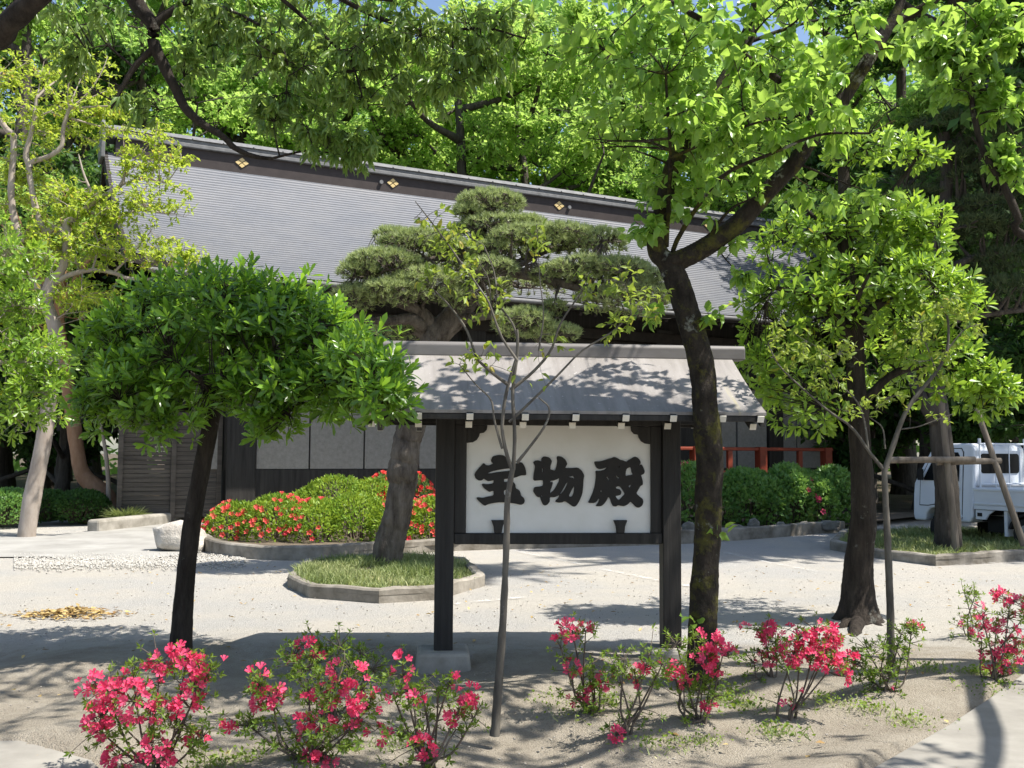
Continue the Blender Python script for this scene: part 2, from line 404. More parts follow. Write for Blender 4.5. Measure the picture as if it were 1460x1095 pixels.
# ------------------------------------------------------------------ setting: ground, paths, lines
pth = [G(1520,935), G(1462,962), G(1408,1001), G(1352,1038), G(1303,1066), G(1258,1092), G(1210,1118), G(1120,1150), (1.4,4.35), (-.9,4.35), G(180,1140), G(130,1088), G(30,1060), (-4.5,5.3), (-9,5.0), (-9,-2), (9,-2), (9,7.6)]
SHRUBS = [(225,1108), (432,1100), (470,1030), (608,1102), (840,1020), (888,1050), (992,1040), (1098,976), (1128,1028), (1255,995), (1415,978), (1380,915)]
def build_ground():
    rng = np.random.RandomState(1)
    xs = np.concatenate((np.linspace(-220, -12, 14)[:-1], np.linspace(-12, 12, 190), np.linspace(12, 220, 14)[1:]))
    ys = np.concatenate((np.linspace(-60, 2, 8)[:-1], np.linspace(2, 10, 110), np.linspace(10, 24, 30)[1:], np.linspace(24, 400, 14)[1:]))
    X, Y = np.meshgrid(xs, ys); Z = np.zeros_like(X)
    soft = np.clip((9.0 - Y) / 1.2, 0, 1) * np.clip((Y - 3) / 1, 0, 1) * np.clip((12 - np.abs(X)) / 2, 0, 1)
    for k in range(26):
        f = rng.uniform(1.2, 7, 1)[0]; a = rng.uniform(0, 6.28); ph = rng.uniform(0, 6.28)
        Z += soft * .016 / math.sqrt(f) * np.sin(f * (X*math.cos(a) + Y*math.sin(a)) + ph)
    for px, py in SHRUBS:
        c = G(px, py); Z += .055 * np.exp(-((X-c[0])**2 + (Y-c[1])**2) / .035)
    c = G(1228, 885); Z += .10 * np.exp(-((X-c[0])**2 + (Y-c[1])**2) / .12)
    Z -= .012
    pp = np.array([(q[0], q[1]) for q in pth]); ins = np.zeros(X.shape, bool); j = len(pp)-1
    for i in range(len(pp)):
        u, v = pp[i], pp[j]; ins ^= ((u[1] > Y) != (v[1] > Y)) & (X < (v[0]-u[0])*(Y-u[1])/(v[1]-u[1]+1e-9)+u[0]); j = i
    Z = np.where(ins, -.03, Z)
    V = np.stack((X, Y, Z), -1).reshape(-1, 3); n, m = X.shape
    i = np.arange(n*m).reshape(n, m)
    F = np.stack((i[:-1, :-1], i[:-1, 1:], i[1:, 1:], i[1:, :-1]), -1).reshape(-1, 4)
    tag(part('ground', mesh_np('ground', V, F), M['ground']), kind='structure')
build_ground()
def sheet(name, pts, z, mat, kind='structure', label=None, cat=None):
    bm = bmesh.new(); f = bm.faces.new([bm.verts.new((p[0], p[1], z)) for p in pts])
    if f.normal.z < 0: f.normal_flip()
    bmesh.ops.triangulate(bm, faces=bm.faces[:])
    me = bpy.data.meshes.new(name); bm.to_mesh(me); bm.free()
    o = part(name, me, mat); tag(o, label, cat, kind=kind); return o
# slab path the photographer stands on (slightly raised concrete)
mb = MB(); mb.prism([(p[0], p[1]) for p in pth], -.05, .016, plane='xy')
tag(mb.part('path', M['path'], None, bevel=.004), kind='structure')
sheet('courtyard_paving', [G(-200,797), G(60,794), G(190,800), G(285,787), G(292,757), G(330,742), G(290,738), G(140,757), G(60,764), G(-200,764)], .006, M['paving'])
def line(pts, w):
    q = [np.array(G(*p)) for p in pts]; out_l, out_r = [], []
    for k, p in enumerate(q):
        d = q[min(k+1, len(q)-1)] - q[max(k-1, 0)]; d = nrm(d); nn = np.array((-d[1], d[0], 0)) * w/2
        out_l.append(p + nn); out_r.append(p - nn)
    return out_l + out_r[::-1]
for k, pts in enumerate([[(728,784),(780,795),(826,804)], [(857,811),(920,824),(985,836)], [(640,862),(700,856),(752,851)], [(1035,788),(1100,803),(1165,815)], [(1360,806),(1420,802),(1480,797)]]):
    sheet('painted_line', line(pts, .09), .006, M['chalk'])

# ------------------------------------------------------------------ treasure hall
ANG = math.radians(27.0); U_ = np.array((math.cos(ANG), math.sin(ANG), 0)); B_ = np.array((-math.sin(ANG), math.cos(ANG), 0))
A0 = P(365, 660, 22.0); A0[2] = 0
def BL(px, py, y):
    """pixel ray meets the plane local y of the hall -> (x, z) local"""
    r = ray(px, py); s = (y - (CAM - A0) @ B_) / (r @ B_); p = CAM + r*s - A0
    return p @ U_, p[2]
def build_hall():
    H = thing('treasure_hall', 'long low dark timber hall with pale wall panels under a wide grey shingled roof', 'building', A0, ANG)
    yE, yR, yB = -1.6, 4.5, 10.6
    zE = BL(500, 405, yE)[1]; zR = BL(500, 262, yR)[1]; zT = BL(500, 231, yR)[1]
    xl = -2.95; xr = 20.5
    # roof skin in real courses
    def prof(s): return zE + (zR - zE) * (.80*s + .20*s**2.2)
    N = 46; xs = np.concatenate((np.linspace(xl, xl+2.5, 10), np.linspace(xl+2.5, xr-2.5, 12)[1:-1], np.linspace(xr-2.5, xr, 10)))
    rows = []
    for sgn in (0, 1):
        V = []; F = []
        for k in range(N):
            for s, dz in ((k/N, .034), ((k+1)/N, 0.0)):
                y = yE + (yR - yE)*s if sgn == 0 else yB + (yR - yB)*s
                up = .26 * (1 - s)**2 * (np.clip((xl+2.5-xs)/2.5, 0, 1)**2 + np.clip((xs-xr+2.5)/2.5, 0, 1)**2)
                V.append(np.stack((xs, np.full_like(xs, y), prof(s) + dz + up), -1))
        V = np.array(V); n, m, _ = V.shape; i = np.arange(n*m).reshape(n, m)
        F = np.stack((i[:-1,:-1], i[:-1,1:], i[1:,1:], i[1:,:-1]), -1).reshape(-1, 4)
        rows.append((V.reshape(-1, 3), F, None))
    roof = npart('roof', rows, M['roof'], H, smooth=False)
    # underside + verge
    und = []
    for sgn in (0, 1):
        V = []
        for s in np.linspace(0, 1, 14):
            y = yE + (yR - yE)*s if sgn == 0 else yB + (yR - yB)*s
            up = .26 * (1 - s)**2 * (np.clip((xl+2.5-xs)/2.5, 0, 1)**2 + np.clip((xs-xr+2.5)/2.5, 0, 1)**2)
            V.append(np.stack((xs, np.full_like(xs, y), prof(s) - .16 + up), -1))
        V = np.array(V); n, m, _ = V.shape; i = np.arange(n*m).reshape(n, m)
        und.append((V.reshape(-1, 3), np.stack((i[:-1,:-1], i[:-1,1:], i[1:,1:], i[1:,:-1]), -1).reshape(-1, 4), None))
    npart('soffit', und, M['eave_wood'], H, smooth=False)
    # fascia along the eave and barge boards
    def strip(xv, y0, s_list, sgn): pass
    fas = []
    up = .26 * (np.clip((xl+2.5-xs)/2.5, 0, 1)**2 + np.clip((xs-xr+2.5)/2.5, 0, 1)**2)
    for y, e in ((yE, -.006), (yB, .006)):
        V = np.concatenate((np.stack((xs, np.full_like(xs, y+e), zE+.012+up), -1), np.stack((xs, np.full_like(xs, y+e), zE-.17+up), -1)))
        m = len(xs); i = np.arange(m-1)
        fas.append((V, np.stack((i, i+1, i+1+m, i+m), -1), None))
    npart('fascia', fas, M['eave_wood'], H, smooth=False)
    g = MB(); g.cyl((xl+.4, yE-.07, zE-.06), (xr-.4, yE-.07, zE-.06), .055, n=12); g.part('gutter', M['ridge_grey'], H)
    for xe, e in ((xl, -1), (xr, 1)):
        V = []
        ss = np.linspace(0, 1, 16)
        for sgn in (0, 1):
            for s in (ss if sgn == 0 else ss[::-1][1:]):
                y = yE + (yR - yE)*s if sgn == 0 else yB + (yR - yB)*s
                z = prof(s) + .26*(1-s)**2
                V += [(xe+e*.004, y, z+.03), (xe+e*.004, y, z-.34), (xe-e*.08, y, z+.03), (xe-e*.08, y, z-.34)]
        V = np.array(V); n = len(V)//4; i = np.arange(n-1)*4
        F = np.concatenate([np.stack((i+a, i+b, i+4+b, i+4+a), -1) for a, b in ((0,1),(2,3),(0,2),(1,3))])
        npart('barge_board', [(V, F, None)], M['eave_wood'], H, smooth=False)
    # ridge
    m = MB(); m.box(xl+.25, xr-.25, yR-.26, yR+.26, zR-.35, zR+.30); rd = m.part('ridge', M['ridge_brown'], H)
    m = MB()
    hT = zT - zR
    m.box(xl+.1, xr-.1, yR-.36, yR+.36, zR+.303, zR+.303+.10)
    m.box(xl+.1, xr-.1, yR-.31, yR+.31, zR+.406, zR+.406+.10)
    m.prism([(yR-.36, zR+.51), (yR+.36, zR+.51), (yR+.20, zT+.02), (yR, zT+.09), (yR-.20, zT+.02)], xl, xr, plane='yz')
    x = xl+.5
    while x < xr:
        m.box(x, x+.035, yR-.375, yR+.375, zR+.505, zR+.545); x += .78
    m.part('ridge_cap', M['ridge_grey'], rd, bevel=.012)
    m = MB(); m.prism([(yR-.40, zR-.25), (yR+.40, zR-.25), (yR+.46, zT-.1), (yR, zT+.28), (yR-.46, zT-.1)], xl-.10, xl-.004, plane='yz'); m.part('ridge_end_tile', M['ridge_grey'], rd, bevel=.02)
    for px, py in ((345, 227), (560, 257), (797, 286), (1010, 315)):
        cx, cz = BL(px, py, yR-.26); m = MB(); cz = zR + .10
        for dx, dz in ((0, .075), (0, -.075), (.095, 0), (-.095, 0)):
            m.prism([(cx+dx-.078, cz+dz), (cx+dx, cz+dz-.060), (cx+dx+.078, cz+dz), (cx+dx, cz+dz+.060)], yR-.285, yR-.262)
        m.part('crest', M['gold'], rd)
    for px in (543, 811):
        cx, cz = BL(px, 258, yR-.26); m = MB(); m.cyl((cx, yR-.33, zR+.08), (cx, yR-.262, zR+.08), .055, n=16); m.part('stud', M['ridge_grey'], rd)
    # rafters
    x = xl + .2
    while x < xr:
        MB().bar((x, yE+.05, zE-.235), (x, .2, zE-.235+(zR-zE)*.235), .075, .10).part('rafter', M['eave_wood'], H); x += .42
    # walls
    X = lambda px, py=668: BL(px, py, 0)[0]
    zb = BL(480, 669, 0)[1]; zt = 3.35; xw0, xw1 = X(322), X(1189)
    m = MB(); m.box(xw0, xw1, .02, 9.0, 0, zb-.003); m.part('base_wall', M['dark_wood'], H)
    m = MB(); m.box(xw0+.01, xw1-.01, .25, 8.8, zb, zE+.9); m.part('inner_wall', M['dark_wood'], H)
    m = MB(); m.prism([(0.1, zE-.1), (8.9, zE-.1), (yR, zR-.2)], xw0-.3, xw0-.2, plane='yz'); m.part('gable_wall', M['eave_wood'], H)
    m = MB(); m.prism([(0.1, zE-.1), (8.9, zE-.1), (yR, zR-.2)], xw1+.2, xw1+.3, plane='yz'); m.part('gable_wall', M['eave_wood'], H)
    for a, b in ((365,441),(442,519),(520,597),(598,662),(1030,1051),(1053,1095),(1117,1137),(1138,1186)):
        m = MB(); m.box(X(a)+.012, X(b)-.012, .03, .2, zb+.01, zt); m.part('wall_panel', M['stucco'], H)
    for a, b in ((322,364),(663,690),(936,958),(1096,1116)):
        m = MB(); m.box(X(a), X(b), -.05, .3, 0, zE-.25); m.part('pillar', M['dark_wood'], H, bevel=.01)
    MB().box(xw0, xw1, -.03, .2, zt+.004, zt+.26).part('lintel', M['eave_wood'], H, bevel=.01); MB().box(xw0, xw1, -.08, .2, zE-.62, zE-.36).part('wall_plate', M['eave_wood'], H, bevel=.01)
    # entrance: sliding doors
    x0, x1 = X(692), X(934); n = 6
    for k in range(n):
        a = x0 + (x1-x0)*k/n; b = x0 + (x1-x0)*(k+1)/n - .004; m = MB()
        m.box(a, a+.06, .06, .14, zb, zt); m.box(b-.06, b, .06, .14, zb, zt); m.box(a+.06, b-.06, .06, .14, zt-.1, zt)
        m.box(a+.06, b-.06, .06, .14, zb, zb+.7); m.box(a+.06, b-.06, .065, .135, zb+1.2, zb+1.25)
        dr = m.part('door', M['eave_wood'], H)
        MB().box(a+.06, b-.06, .10, .115, zb+.7, zt-.1).part('door_glass', M['glass'], dr)
    # veranda floor and steps
    m = MB(); m.box(X(700), xw1+.2, -1.35, -.001, .0, zb-.25); m.part('veranda', M['eave_wood'], H)
    for k in range(3):
        m = MB(); m.box(X(720), X(905), -1.36-.3*(k+1), -1.36-.3*k, 0, (zb-.25)*(3-k)/4); m.part('step', M['concrete'], H, bevel=.01)
    # pale narrow panel left of the corner pillar
    m = MB(); m.box(X(313)-.12, X(320)-.02, .3, .5, zb, zt); m.part('wall_panel', M['stucco'], H)
    # vermilion railing of the veranda
    R = thing('veranda_railing', 'vermilion painted wooden railing along the hall veranda behind the right hedge', 'railing', A0, ANG)
    yr = -1.25
    ztop = BL(1085, 638, yr)[1]; zlo = BL(1085, 671, yr)[1]
    xa, xb = BL(962, 640, yr)[0], BL(1186, 640, yr)[0]
    m = MB(); m.box(xa, xb, yr-.06, yr+.06, ztop-.09, ztop); m.part('top_rail', M['vermilion'], R, bevel=.02)
    m = MB(); m.box(xa, xb, yr-.05, yr+.05, zlo-.10, zlo); m.part('lower_rail', M['vermilion'], R, bevel=.01)
    for px in (992, 1085, 1178):
        c = BL(px, 650, yr)[0]; m = MB(); m.box(c-.12, c+.12, yr-.115, yr+.115, zb-.25, ztop+.012); m.part('post', M['vermilion'], R, bevel=.01)
    for px in (1040, 1140):
        c = BL(px, 650, yr)[0]; m = MB(); m.box(c-.07, c+.07, yr-.045, yr+.045, zlo+.002, ztop-.092); m.part('strut', M['vermilion'], R)
build_hall()
def build_fence():
    yf = .35
    a, b = BL(170, 700, yf)[0], BL(312, 700, yf)[0]; zt = BL(240, 588, yf)[1]
    Fn = thing('slatted_fence', 'dark weathered board fence with gaps standing left of the hall corner', 'fence', A0, ANG)
    m = MB(); z = .12; k = 0
    while z < zt - .06:
        m.box(a, b, yf, yf+.022, z, z+.085); z += .094; k += 1
    m.part('boards', M['fence_wood'], Fn)
    for x in (a-.05, (a+b)/2, b-.06):
        m = MB(); m.box(x, x+.10, yf-.06, yf-.002, 0, zt+.05); m.part('post', M['fence_wood'], Fn, bevel=.006)
build_fence()

# ------------------------------------------------------------------ signboard
def chaikin(p):
    p = np.asarray(p, float); q = np.roll(p, -1, 0)
    return np.stack((.8*p+.2*q, .2*p+.8*q), 1).reshape(-1, 2)
CH = {
 'treasure': ((670, 640), [[(365,190),(400,130),(500,105),(590,118),(635,165),(640,215),(665,240),(760,258),(830,250),(880,230),(915,255),(950,320),(970,400),(972,455),(880,455),(800,490),(690,510),(585,520),(585,575),(690,570),(750,575),(785,620),(785,680),(850,715),(870,760),(880,810),(930,850),(948,900),(930,945),(880,968),(790,945),(650,925),(520,920),(400,935),(310,955),(255,985),(190,935),(130,880),(115,845),(150,840),(220,852),(300,830),(412,812),(412,722),(370,728),(340,745),(270,700),(225,655),(208,620),(225,605),(300,615),(412,600),(412,535),(320,560),(280,540),(240,510),(200,545),(150,545),(100,510),(80,450),(100,400),(150,340),(200,290),(238,245),(280,290),(330,290),(410,255),(375,225)],
   [(285,428),(350,428),(480,402),(620,388),(760,372),(760,332),(620,340),(500,360),(380,385)], [(585,712),(690,700),(690,800),(585,802)]]),
 'thing': ((750, 640), [[(125,240),(150,210),(200,200),(270,225),(265,165),(310,130),(400,150),(445,210),(430,260),(418,300),(418,360),(450,365),(485,385),(510,360),(535,280),(545,210),(530,150),(550,125),(620,140),(670,180),(700,230),(710,265),(680,310),(675,335),(800,335),(890,325),(960,375),(1005,460),(990,520),(985,640),(970,780),(920,900),(870,980),(830,1000),(790,985),(720,930),(665,900),(620,925),(560,930),(500,908),(560,850),(578,800),(540,810),(490,835),(420,832),(405,850),(410,905),(370,960),(325,980),(290,960),(265,900),(240,830),(200,835),(150,780),(125,730),(140,670),(180,660),(240,655),(295,640),(295,540),(240,540),(125,550),(130,450),(150,350),(155,290)],
   [(415,550),(480,545),(540,520),(575,495),(570,560),(530,640),(480,720),(430,760),(415,790),(412,730),(440,660),(460,575),(415,580)], [(268,330),(293,340),(293,410),(268,405)],
   [(720,570),(690,590),(640,690),(583,785),(600,788),(660,720),(710,620)], [(710,490),(760,478),(810,465),(838,500),(835,530),(800,500),(750,492)],
   [(835,635),(800,680),(760,760),(735,815),(760,832),(800,825),(825,760),(835,690)], [(262,800),(285,810),(275,835),(258,825)]]),
 'hall': ((832, 640), [[(185,235),(200,220),(290,220),(400,185),(480,165),(525,140),(590,165),(630,195),(680,200),(745,235),(770,200),(830,170),(885,135),(940,160),(975,205),(985,245),(955,290),(965,300),(995,265),(1030,320),(1055,390),(1040,430),(985,455),(1000,490),(1020,560),(1020,620),(980,640),(940,710),(905,770),(960,825),(1020,870),(1030,920),(1010,980),(950,1020),(900,1000),(850,945),(810,905),(760,960),(700,990),(640,985),(590,970),(560,995),(510,990),(480,940),(450,840),(415,835),(400,880),(350,950),(300,990),(205,990),(250,940),(275,870),(255,850),(230,900),(190,935),(70,935),(110,870),(150,780),(190,660),(210,540),(215,440),(205,380),(280,385),(360,365),(410,320),(395,315),(330,340),(270,350),(220,325)],
   [(385,485),(415,475),(440,530),(435,570),(410,520)], [(540,445),(590,480),(625,505),(585,520)], [(600,310),(615,290),(620,310),(605,355)],
   [(740,340),(800,310),(820,330),(830,400),(855,445),(790,460),(720,475),(725,400)],
   [(550,660),(600,640),(640,660),(680,720),(718,785),(660,840),(610,895),(580,870),(540,815),(600,805),(640,790),(650,740),(620,700),(560,690)],
   [(770,640),(800,620),(828,620),(810,660),(790,675)], [(280,735),(300,710),(320,740),(295,755)]]),
}
def build_sign():
    an = math.radians(5.0)
    O = np.array((.36, 7.675, 0.)); ux = np.array((math.cos(an), math.sin(an), 0)); uy = np.array((-math.sin(an), math.cos(an), 0))
    def L(px, py, y=0.):
        r = ray(px, py); s = (y - (CAM - O) @ uy) / (r @ uy); p = CAM + r*s - O; return p @ ux, p[2]
    T = thing('notice_board', 'roofed wooden signboard with black brush characters on a white panel', 'signboard', O, an)
    pw = .07; px_l, px_r = -.865, .862
    eave_z = L(805, 588, -.85)[1]; rz = 2.285
    for x in (px_l, px_r):
        m = MB(); m.box(x-pw, x+pw, -pw, pw, .055, 1.84); m.part('post', M['dark_wood'], T, bevel=.006)
        m = MB(); m.prism([(x-.21, -.08), (x+.21, -.08), (x+.19, .085), (x-.19, .085)], -.19, .19)
        m.part('footing', M['concrete'], T, bevel=.025)
    zb = L(795, 760, -.02)[1]; zb2 = L(795, 776, -.06)[1]; zt = 1.835
    m = MB(); m.box(px_l+pw+.001, px_r-pw-.001, -.055, .055, zb2, zb); m.part('lower_beam', M['dark_wood'], T, bevel=.006)
    xl, xr = L(665, 680, -.01)[0], L(927, 680, -.01)[0]
    m = MB(); m.box(xl, xr, -.012, .012, zb+.001, zt-.08); m.part('panel', M['panel'], T)
    for a, b in ((px_l+pw+.001, xl-.001), (xr+.001, px_r-pw-.001)):
        m = MB(); m.box(a, b, -.04, .04, zb+.001, zt-.08); m.part('stile', M['dark_wood'], T, bevel=.004)
    m = MB(); m.box(px_l+pw+.001, px_r-pw-.001, -.05, .05, zt-.079, zt+.02); m.part('upper_beam', M['dark_wood'], T, bevel=.005)
    # scalloped corner brackets
    for sx, x0 in ((1, xl), (-1, xr)):
        z0 = zt - .081
        pts = [(0, 0), (.155, 0), (.150, -.035), (.128, -.058), (.098, -.062), (.092, -.085), (.075, -.112), (.045, -.13), (.0, -.135)]
        m = MB(); m.prism([(x0 + sx*p[0], z0 + p[1]) for p in pts], -.036, -.0125); m.part('corner_bracket', M['dark_wood'], T, bevel=.004)
    # little cup shaped clips at the foot of the panel
    for px in (710, 884):
        c = L(px, 750, -.02)[0]
        m = MB(); m.prism([(c-.028, zb+.001), (c+.028, zb+.001), (c+.034, zb+.05), (c+.052, zb+.098), (c-.052, zb+.098), (c-.034, zb+.05)], -.05, -.0125)
        m.part('clip', M['dark_wood'], T, bevel=.004)
    # brush characters: raised 12 mm lettering
    for k, ((ox, oy), loops) in CH.items():
        cu = bpy.data.curves.new('c', 'CURVE'); cu.dimensions = '2D'; cu.fill_mode = 'BOTH'; cu.extrude = .006; cu.bevel_depth = .0015
        for lp in loops:
            q = [L(ox + a/12.167, oy + b/12.167, -.013) for a, b in chaikin(lp)]
            sp = cu.splines.new('POLY'); sp.points.add(len(q)-1)
            for pt, (a, b) in zip(sp.points, q): pt.co = (a, b, 0, 1)
            sp.use_cyclic_u = True
        tmp = bpy.data.objects.new('c', cu); S.collection.objects.link(tmp)
        me = bpy.data.meshes.new_from_object(tmp.evaluated_get(bpy.context.evaluated_depsgraph_get()))
        bpy.data.objects.remove(tmp)
        me.transform(Matrix.Translation((0, -.0205, 0)) @ Matrix.Rotation(math.pi/2, 4, 'X'))
        part('character', me, M['ink'], T)
    # roof
    hl = 1.42
    ys = np.linspace(0, 1, 9); K = 40
    rng = np.random.RandomState(4)
    V = []
    xs = np.linspace(-hl, hl, K)
    for s in ys:
        yv = .85 - s*.80; z = eave_z + .012 + (rz - eave_z) * (.86*s + .14*s*s)
        V.append((yv, z))
    pts = [(-y, z) for y, z in V] + [(y, z) for y, z in V[::-1]]
    low = [(-y, z-.022) for y, z in V] + [(y, z-.022) for y, z in V[::-1]]
    m = MB(); hr = hl - .085; m.prism(pts + low[::-1], -hl, hr, plane='yz'); roof = m.part('roof', M['sign_roof'], T)
    m = MB(); rt = L(800, 489, -.09)[1]
    m.prism([(-.088, rz-.012), (.088, rz-.012), (.088, rt-.025), (.07, rt), (-.07, rt), (-.088, rt-.025)], -hl-.03, hl+.02, plane='yz'); m.part('ridge', M['sign_ridge'], roof, bevel=.008)
    # ragged bark edge under the ridge
    # fascia boards
    for sg in (-1, 1):
        m = MB(); m.box(-hl+.01, hr-.01, sg*.835-.012, sg*.835+.012, eave_z-.052, eave_z-.014); m.part('fascia', M['dark_wood'], roof, bevel=.003)
        m = MB(); m.box(-hl+.03, hr-.03, sg*.64-.02, sg*.64+.02, eave_z-.03, eave_z+.012); m.part('purlin', M['dark_wood'], roof)
    sl = (rz - eave_z) / .85
    xr_ = [-1.385, -1.065, -.72, -.345, 0.0, .345, .675, 1.02, 1.288]
    for x in xr_:
        for sg in (-1, 1):
            # upper (flying) rafter and lower rafter, with white painted ends
            for y0, zz, y1 in ((.865, eave_z-.034, .1), (.70, eave_z-.082, .1)):
                a = Vector((x, sg*y0, zz)); b = Vector((x, sg*y1, zz + (y0-y1)*sl*.93))
                rf = MB().bar(a, b, .042, .042).part('rafter', M['dark_wood'], T)
                MB().bar(a, a + (a-b).normalized()*.006, .046, .046).part('rafter_tip', M['white_paint'], rf)
    # cross arms carried by the posts, white ends
    for x in (px_l, px_r):
        m = MB(); m.box(x-.045, x+.045, -.62, .62, 1.842, 1.842+.07); ca = m.part('cross_arm', M['dark_wood'], T, bevel=.004)
        for sg in (-1, 1): MB().box(x-.046, x+.046, sg*.621-.003, sg*.621+.003, 1.841, 1.842+.072).part('arm_tip', M['white_paint'], ca)
    for sg in (-1, 1):
        m = MB(); m.box(-hl+.06, hr-.06, sg*.56-.035, sg*.56+.035, 1.914, 1.948); m.part('eave_beam', M['dark_wood'], T, bevel=.004)
    m = MB(); m.box(-hl+.05, hr-.05, -.045, .045, rz-.13, rz-.035); m.part('ridge_pole', M['dark_wood'], T)
    for x in (px_l, px_r):
        m = MB(); m.box(x-.045, x+.045, -.043, .043, 1.9125, rz-.131); m.part('strut', M['dark_wood'], T)
    # gable barge boards
    for xe in (-hl, hr):
        m = MB(); e = 1 if xe > 0 else -1
        q = [(-y, z-.024) for y, z in V] + [(y, z-.024) for y, z in V[::-1]]
        m.prism(q + [(a, b-.075) for a, b in q[::-1]], xe - e*.045, xe - e*.012, plane='yz'); m.part('barge_board', M['dark_wood'], roof)
build_sign()

# ------------------------------------------------------------------ curbs, beds, stones
def ring_curb(pts, h, w, closed=True, z0=-.05):
    p0 = np.array([(a[0], a[1]) for a in pts]); p = []
    rg = np.random.RandomState(int(abs(p0[0, 0]*1000)) % 9999)
    for i in range(len(p0) if closed else len(p0)-1):
        a, b = p0[i], p0[(i+1) % len(p0)]; k = max(1, int(np.linalg.norm(b-a)/.16))
        p += [a + (b-a)*j/k for j in range(k)]
    if not closed: p.append(p0[-1])
    p = np.array(p); n = len(p); p = p + rg.normal(size=p.shape)*.006
    hh = h + np.convolve(rg.normal(size=n+6), np.ones(7)/7, 'valid')*.022 + rg.normal(size=n)*.003
    q = []
    for i in range(n):
        a = p[i-1] if (closed or i > 0) else p[i]; b = p[(i+1) % n] if (closed or i < n-1) else p[i]
        d = nrm(b - a); q.append(p[i] + np.array((-d[1], d[0]))*w)
    q = np.array(q)
    V, F = [], []
    bv = .02
    for i in range(n):
        h = hh[i]; o, inn = p[i], q[i]; dd = nrm(inn - o)
        V += [(*o, z0), (*o, h-bv), (*(o+dd*bv), h), (*(inn-dd*bv), h), (*inn, h-bv), (*inn, z0)]
    R = range(n if closed else n-1)
    for i in R:
        j = (i+1) % n
        for k in range(5): F.append((i*6+k, j*6+k, j*6+k+1, i*6+k+1))
    if not closed:
        pass
    caps = []
    if not closed: caps = [np.array([[0,1,2,3,4,5]]), np.array([[ (n-1)*6+k for k in (5,4,3,2,1,0)]])]
    return np.array(V), [np.array(F)] + caps, None
def curb(name, pts, h, w, label, closed=True, flip=False):
    if flip: pts = pts[::-1]
    V, F, _ = ring_curb(pts, h, w, closed)
    c = V.mean(0); c[2] = 0
    o = part(name, mesh_np(name, V - c, F, smooth=False), M['curb']); o.location = c
    tag(o, label, 'kerb'); return o
def smooth_px(pts, K):
    return [G(*p) for p in resample(np.array(pts, float), K)]
bed_front = smooth_px([(300,752),(287,762),(281,776),(300,788),(360,796),(450,798),(545,793),(640,785),(800,780),(960,775),(1060,769),(1205,757)], 44)
curb('bed_kerb', bed_front, .20, .16, 'long curved stone kerb edging the azalea bed before the hall', closed=False)
island_c = [G(408,834), G(440,851), G(540,859), G(622,854), G(692,834), G(664,808), G(560,799), G(436,808)]
curb('pine_island_kerb', island_c, .12, .12, 'angular stone kerb round the grassy island of the leaning pine')
island_r = [G(1183,783), G(1250,795), G(1335,806), G(1400,803), G(1500,795), G(1620,775), G(1480,758), G(1200,765)]
curb('corner_island_kerb', island_r, .14, .13, 'shaded stone kerb round the propped pine island by the truck')
def low_wall():
    a, b = G(141,758), G(305,739); d = nrm(b-a); nn = np.array((-d[1], d[0], 0))*.28
    m = MB(); m.prism([(a[0],a[1]), (b[0],b[1]), (b[0]+nn[0], b[1]+nn[1]), (a[0]+nn[0], a[1]+nn[1])], -.05, .22, plane='xy')
    tag(m.part('low_stone_wall', M['concrete'], None, bevel=.05), 'low pale rounded stone edging running behind the boulder', 'kerb')
low_wall()
M['earth'] = simple('dark_earth', (.075,.058,.040), (.165,.13,.092), 6, .95, .9, .02, detail=8)
def soil(name, pts, z):
    sheet(name, pts, z, M['earth'])
soil('island_soil', [p for p in island_c], .07); soil('island_soil', [p for p in island_r], .08)
soil('bed_soil', [bed_front[k] for k in range(0, 44, 2)] + [np.array((11.5,26,0)), np.array((-2,22.0,0))], .10)

def blob(rng, r, n=3, amp=.18, flat=0.0, cuts=.0, sub=3):
    bm = bmesh.new(); bmesh.ops.create_icosphere(bm, subdivisions=sub, radius=1)
    V = np.array([v.co[:] for v in bm.verts]); F = np.array([[v.index for v in f.verts] for f in bm.faces]); bm.free()
    R = np.ones(len(V))
    for k in range(14):
        d = nrm(rng.normal(size=3)); f = rng.uniform(1.5, 6); R += amp/ f**.8 * np.sin(f * (V @ d) * 2 + rng.uniform(0, 6.28))
    for k in range(int(cuts)):
        d = nrm(rng.normal(size=3)); lim = rng.uniform(.6, .85)
        h = (V * R[:, None]) @ d; R = np.where(h > lim, R * lim / np.maximum(h, .01), R)
    return V * R[:, None] * np.array(r), F
def stone(name, px0, px1, pyt, pyb, mat, label, seed, group=None, cat='rock', depth=.7, d=None):
    rng = np.random.RandomState(seed)
    b = G((px0+px1)/2, pyb) if d is None else P((px0+px1)/2, pyb, d)
    d = b[1]; sc = FPX/d
    w = (px1-px0)/sc/2; h = (pyb-pyt)/sc
    V, F = blob(rng, (1, 1, 1), amp=.16, cuts=9)
    V = np.clip(V, -1.0, 1.0)
    V = np.sign(V) * np.abs(V)**.78
    V *= np.array((w, w*depth, h*.58)); V[:, 2] += h*.46
    o = part(name, mesh_np(name, V, F), mat); o.location = (b[0], b[1]+w*depth*(.8 if b[2] < .02 else 0), b[2]-.01)
    tag(o, label, cat, group)
stone('boulder', 199, 292, 742, 787, M['stone'], 'big flat topped pale boulder on the paving left of the azalea bed', 3, cat='boulder', depth=.6)
g = 'stones edging the right hedge'
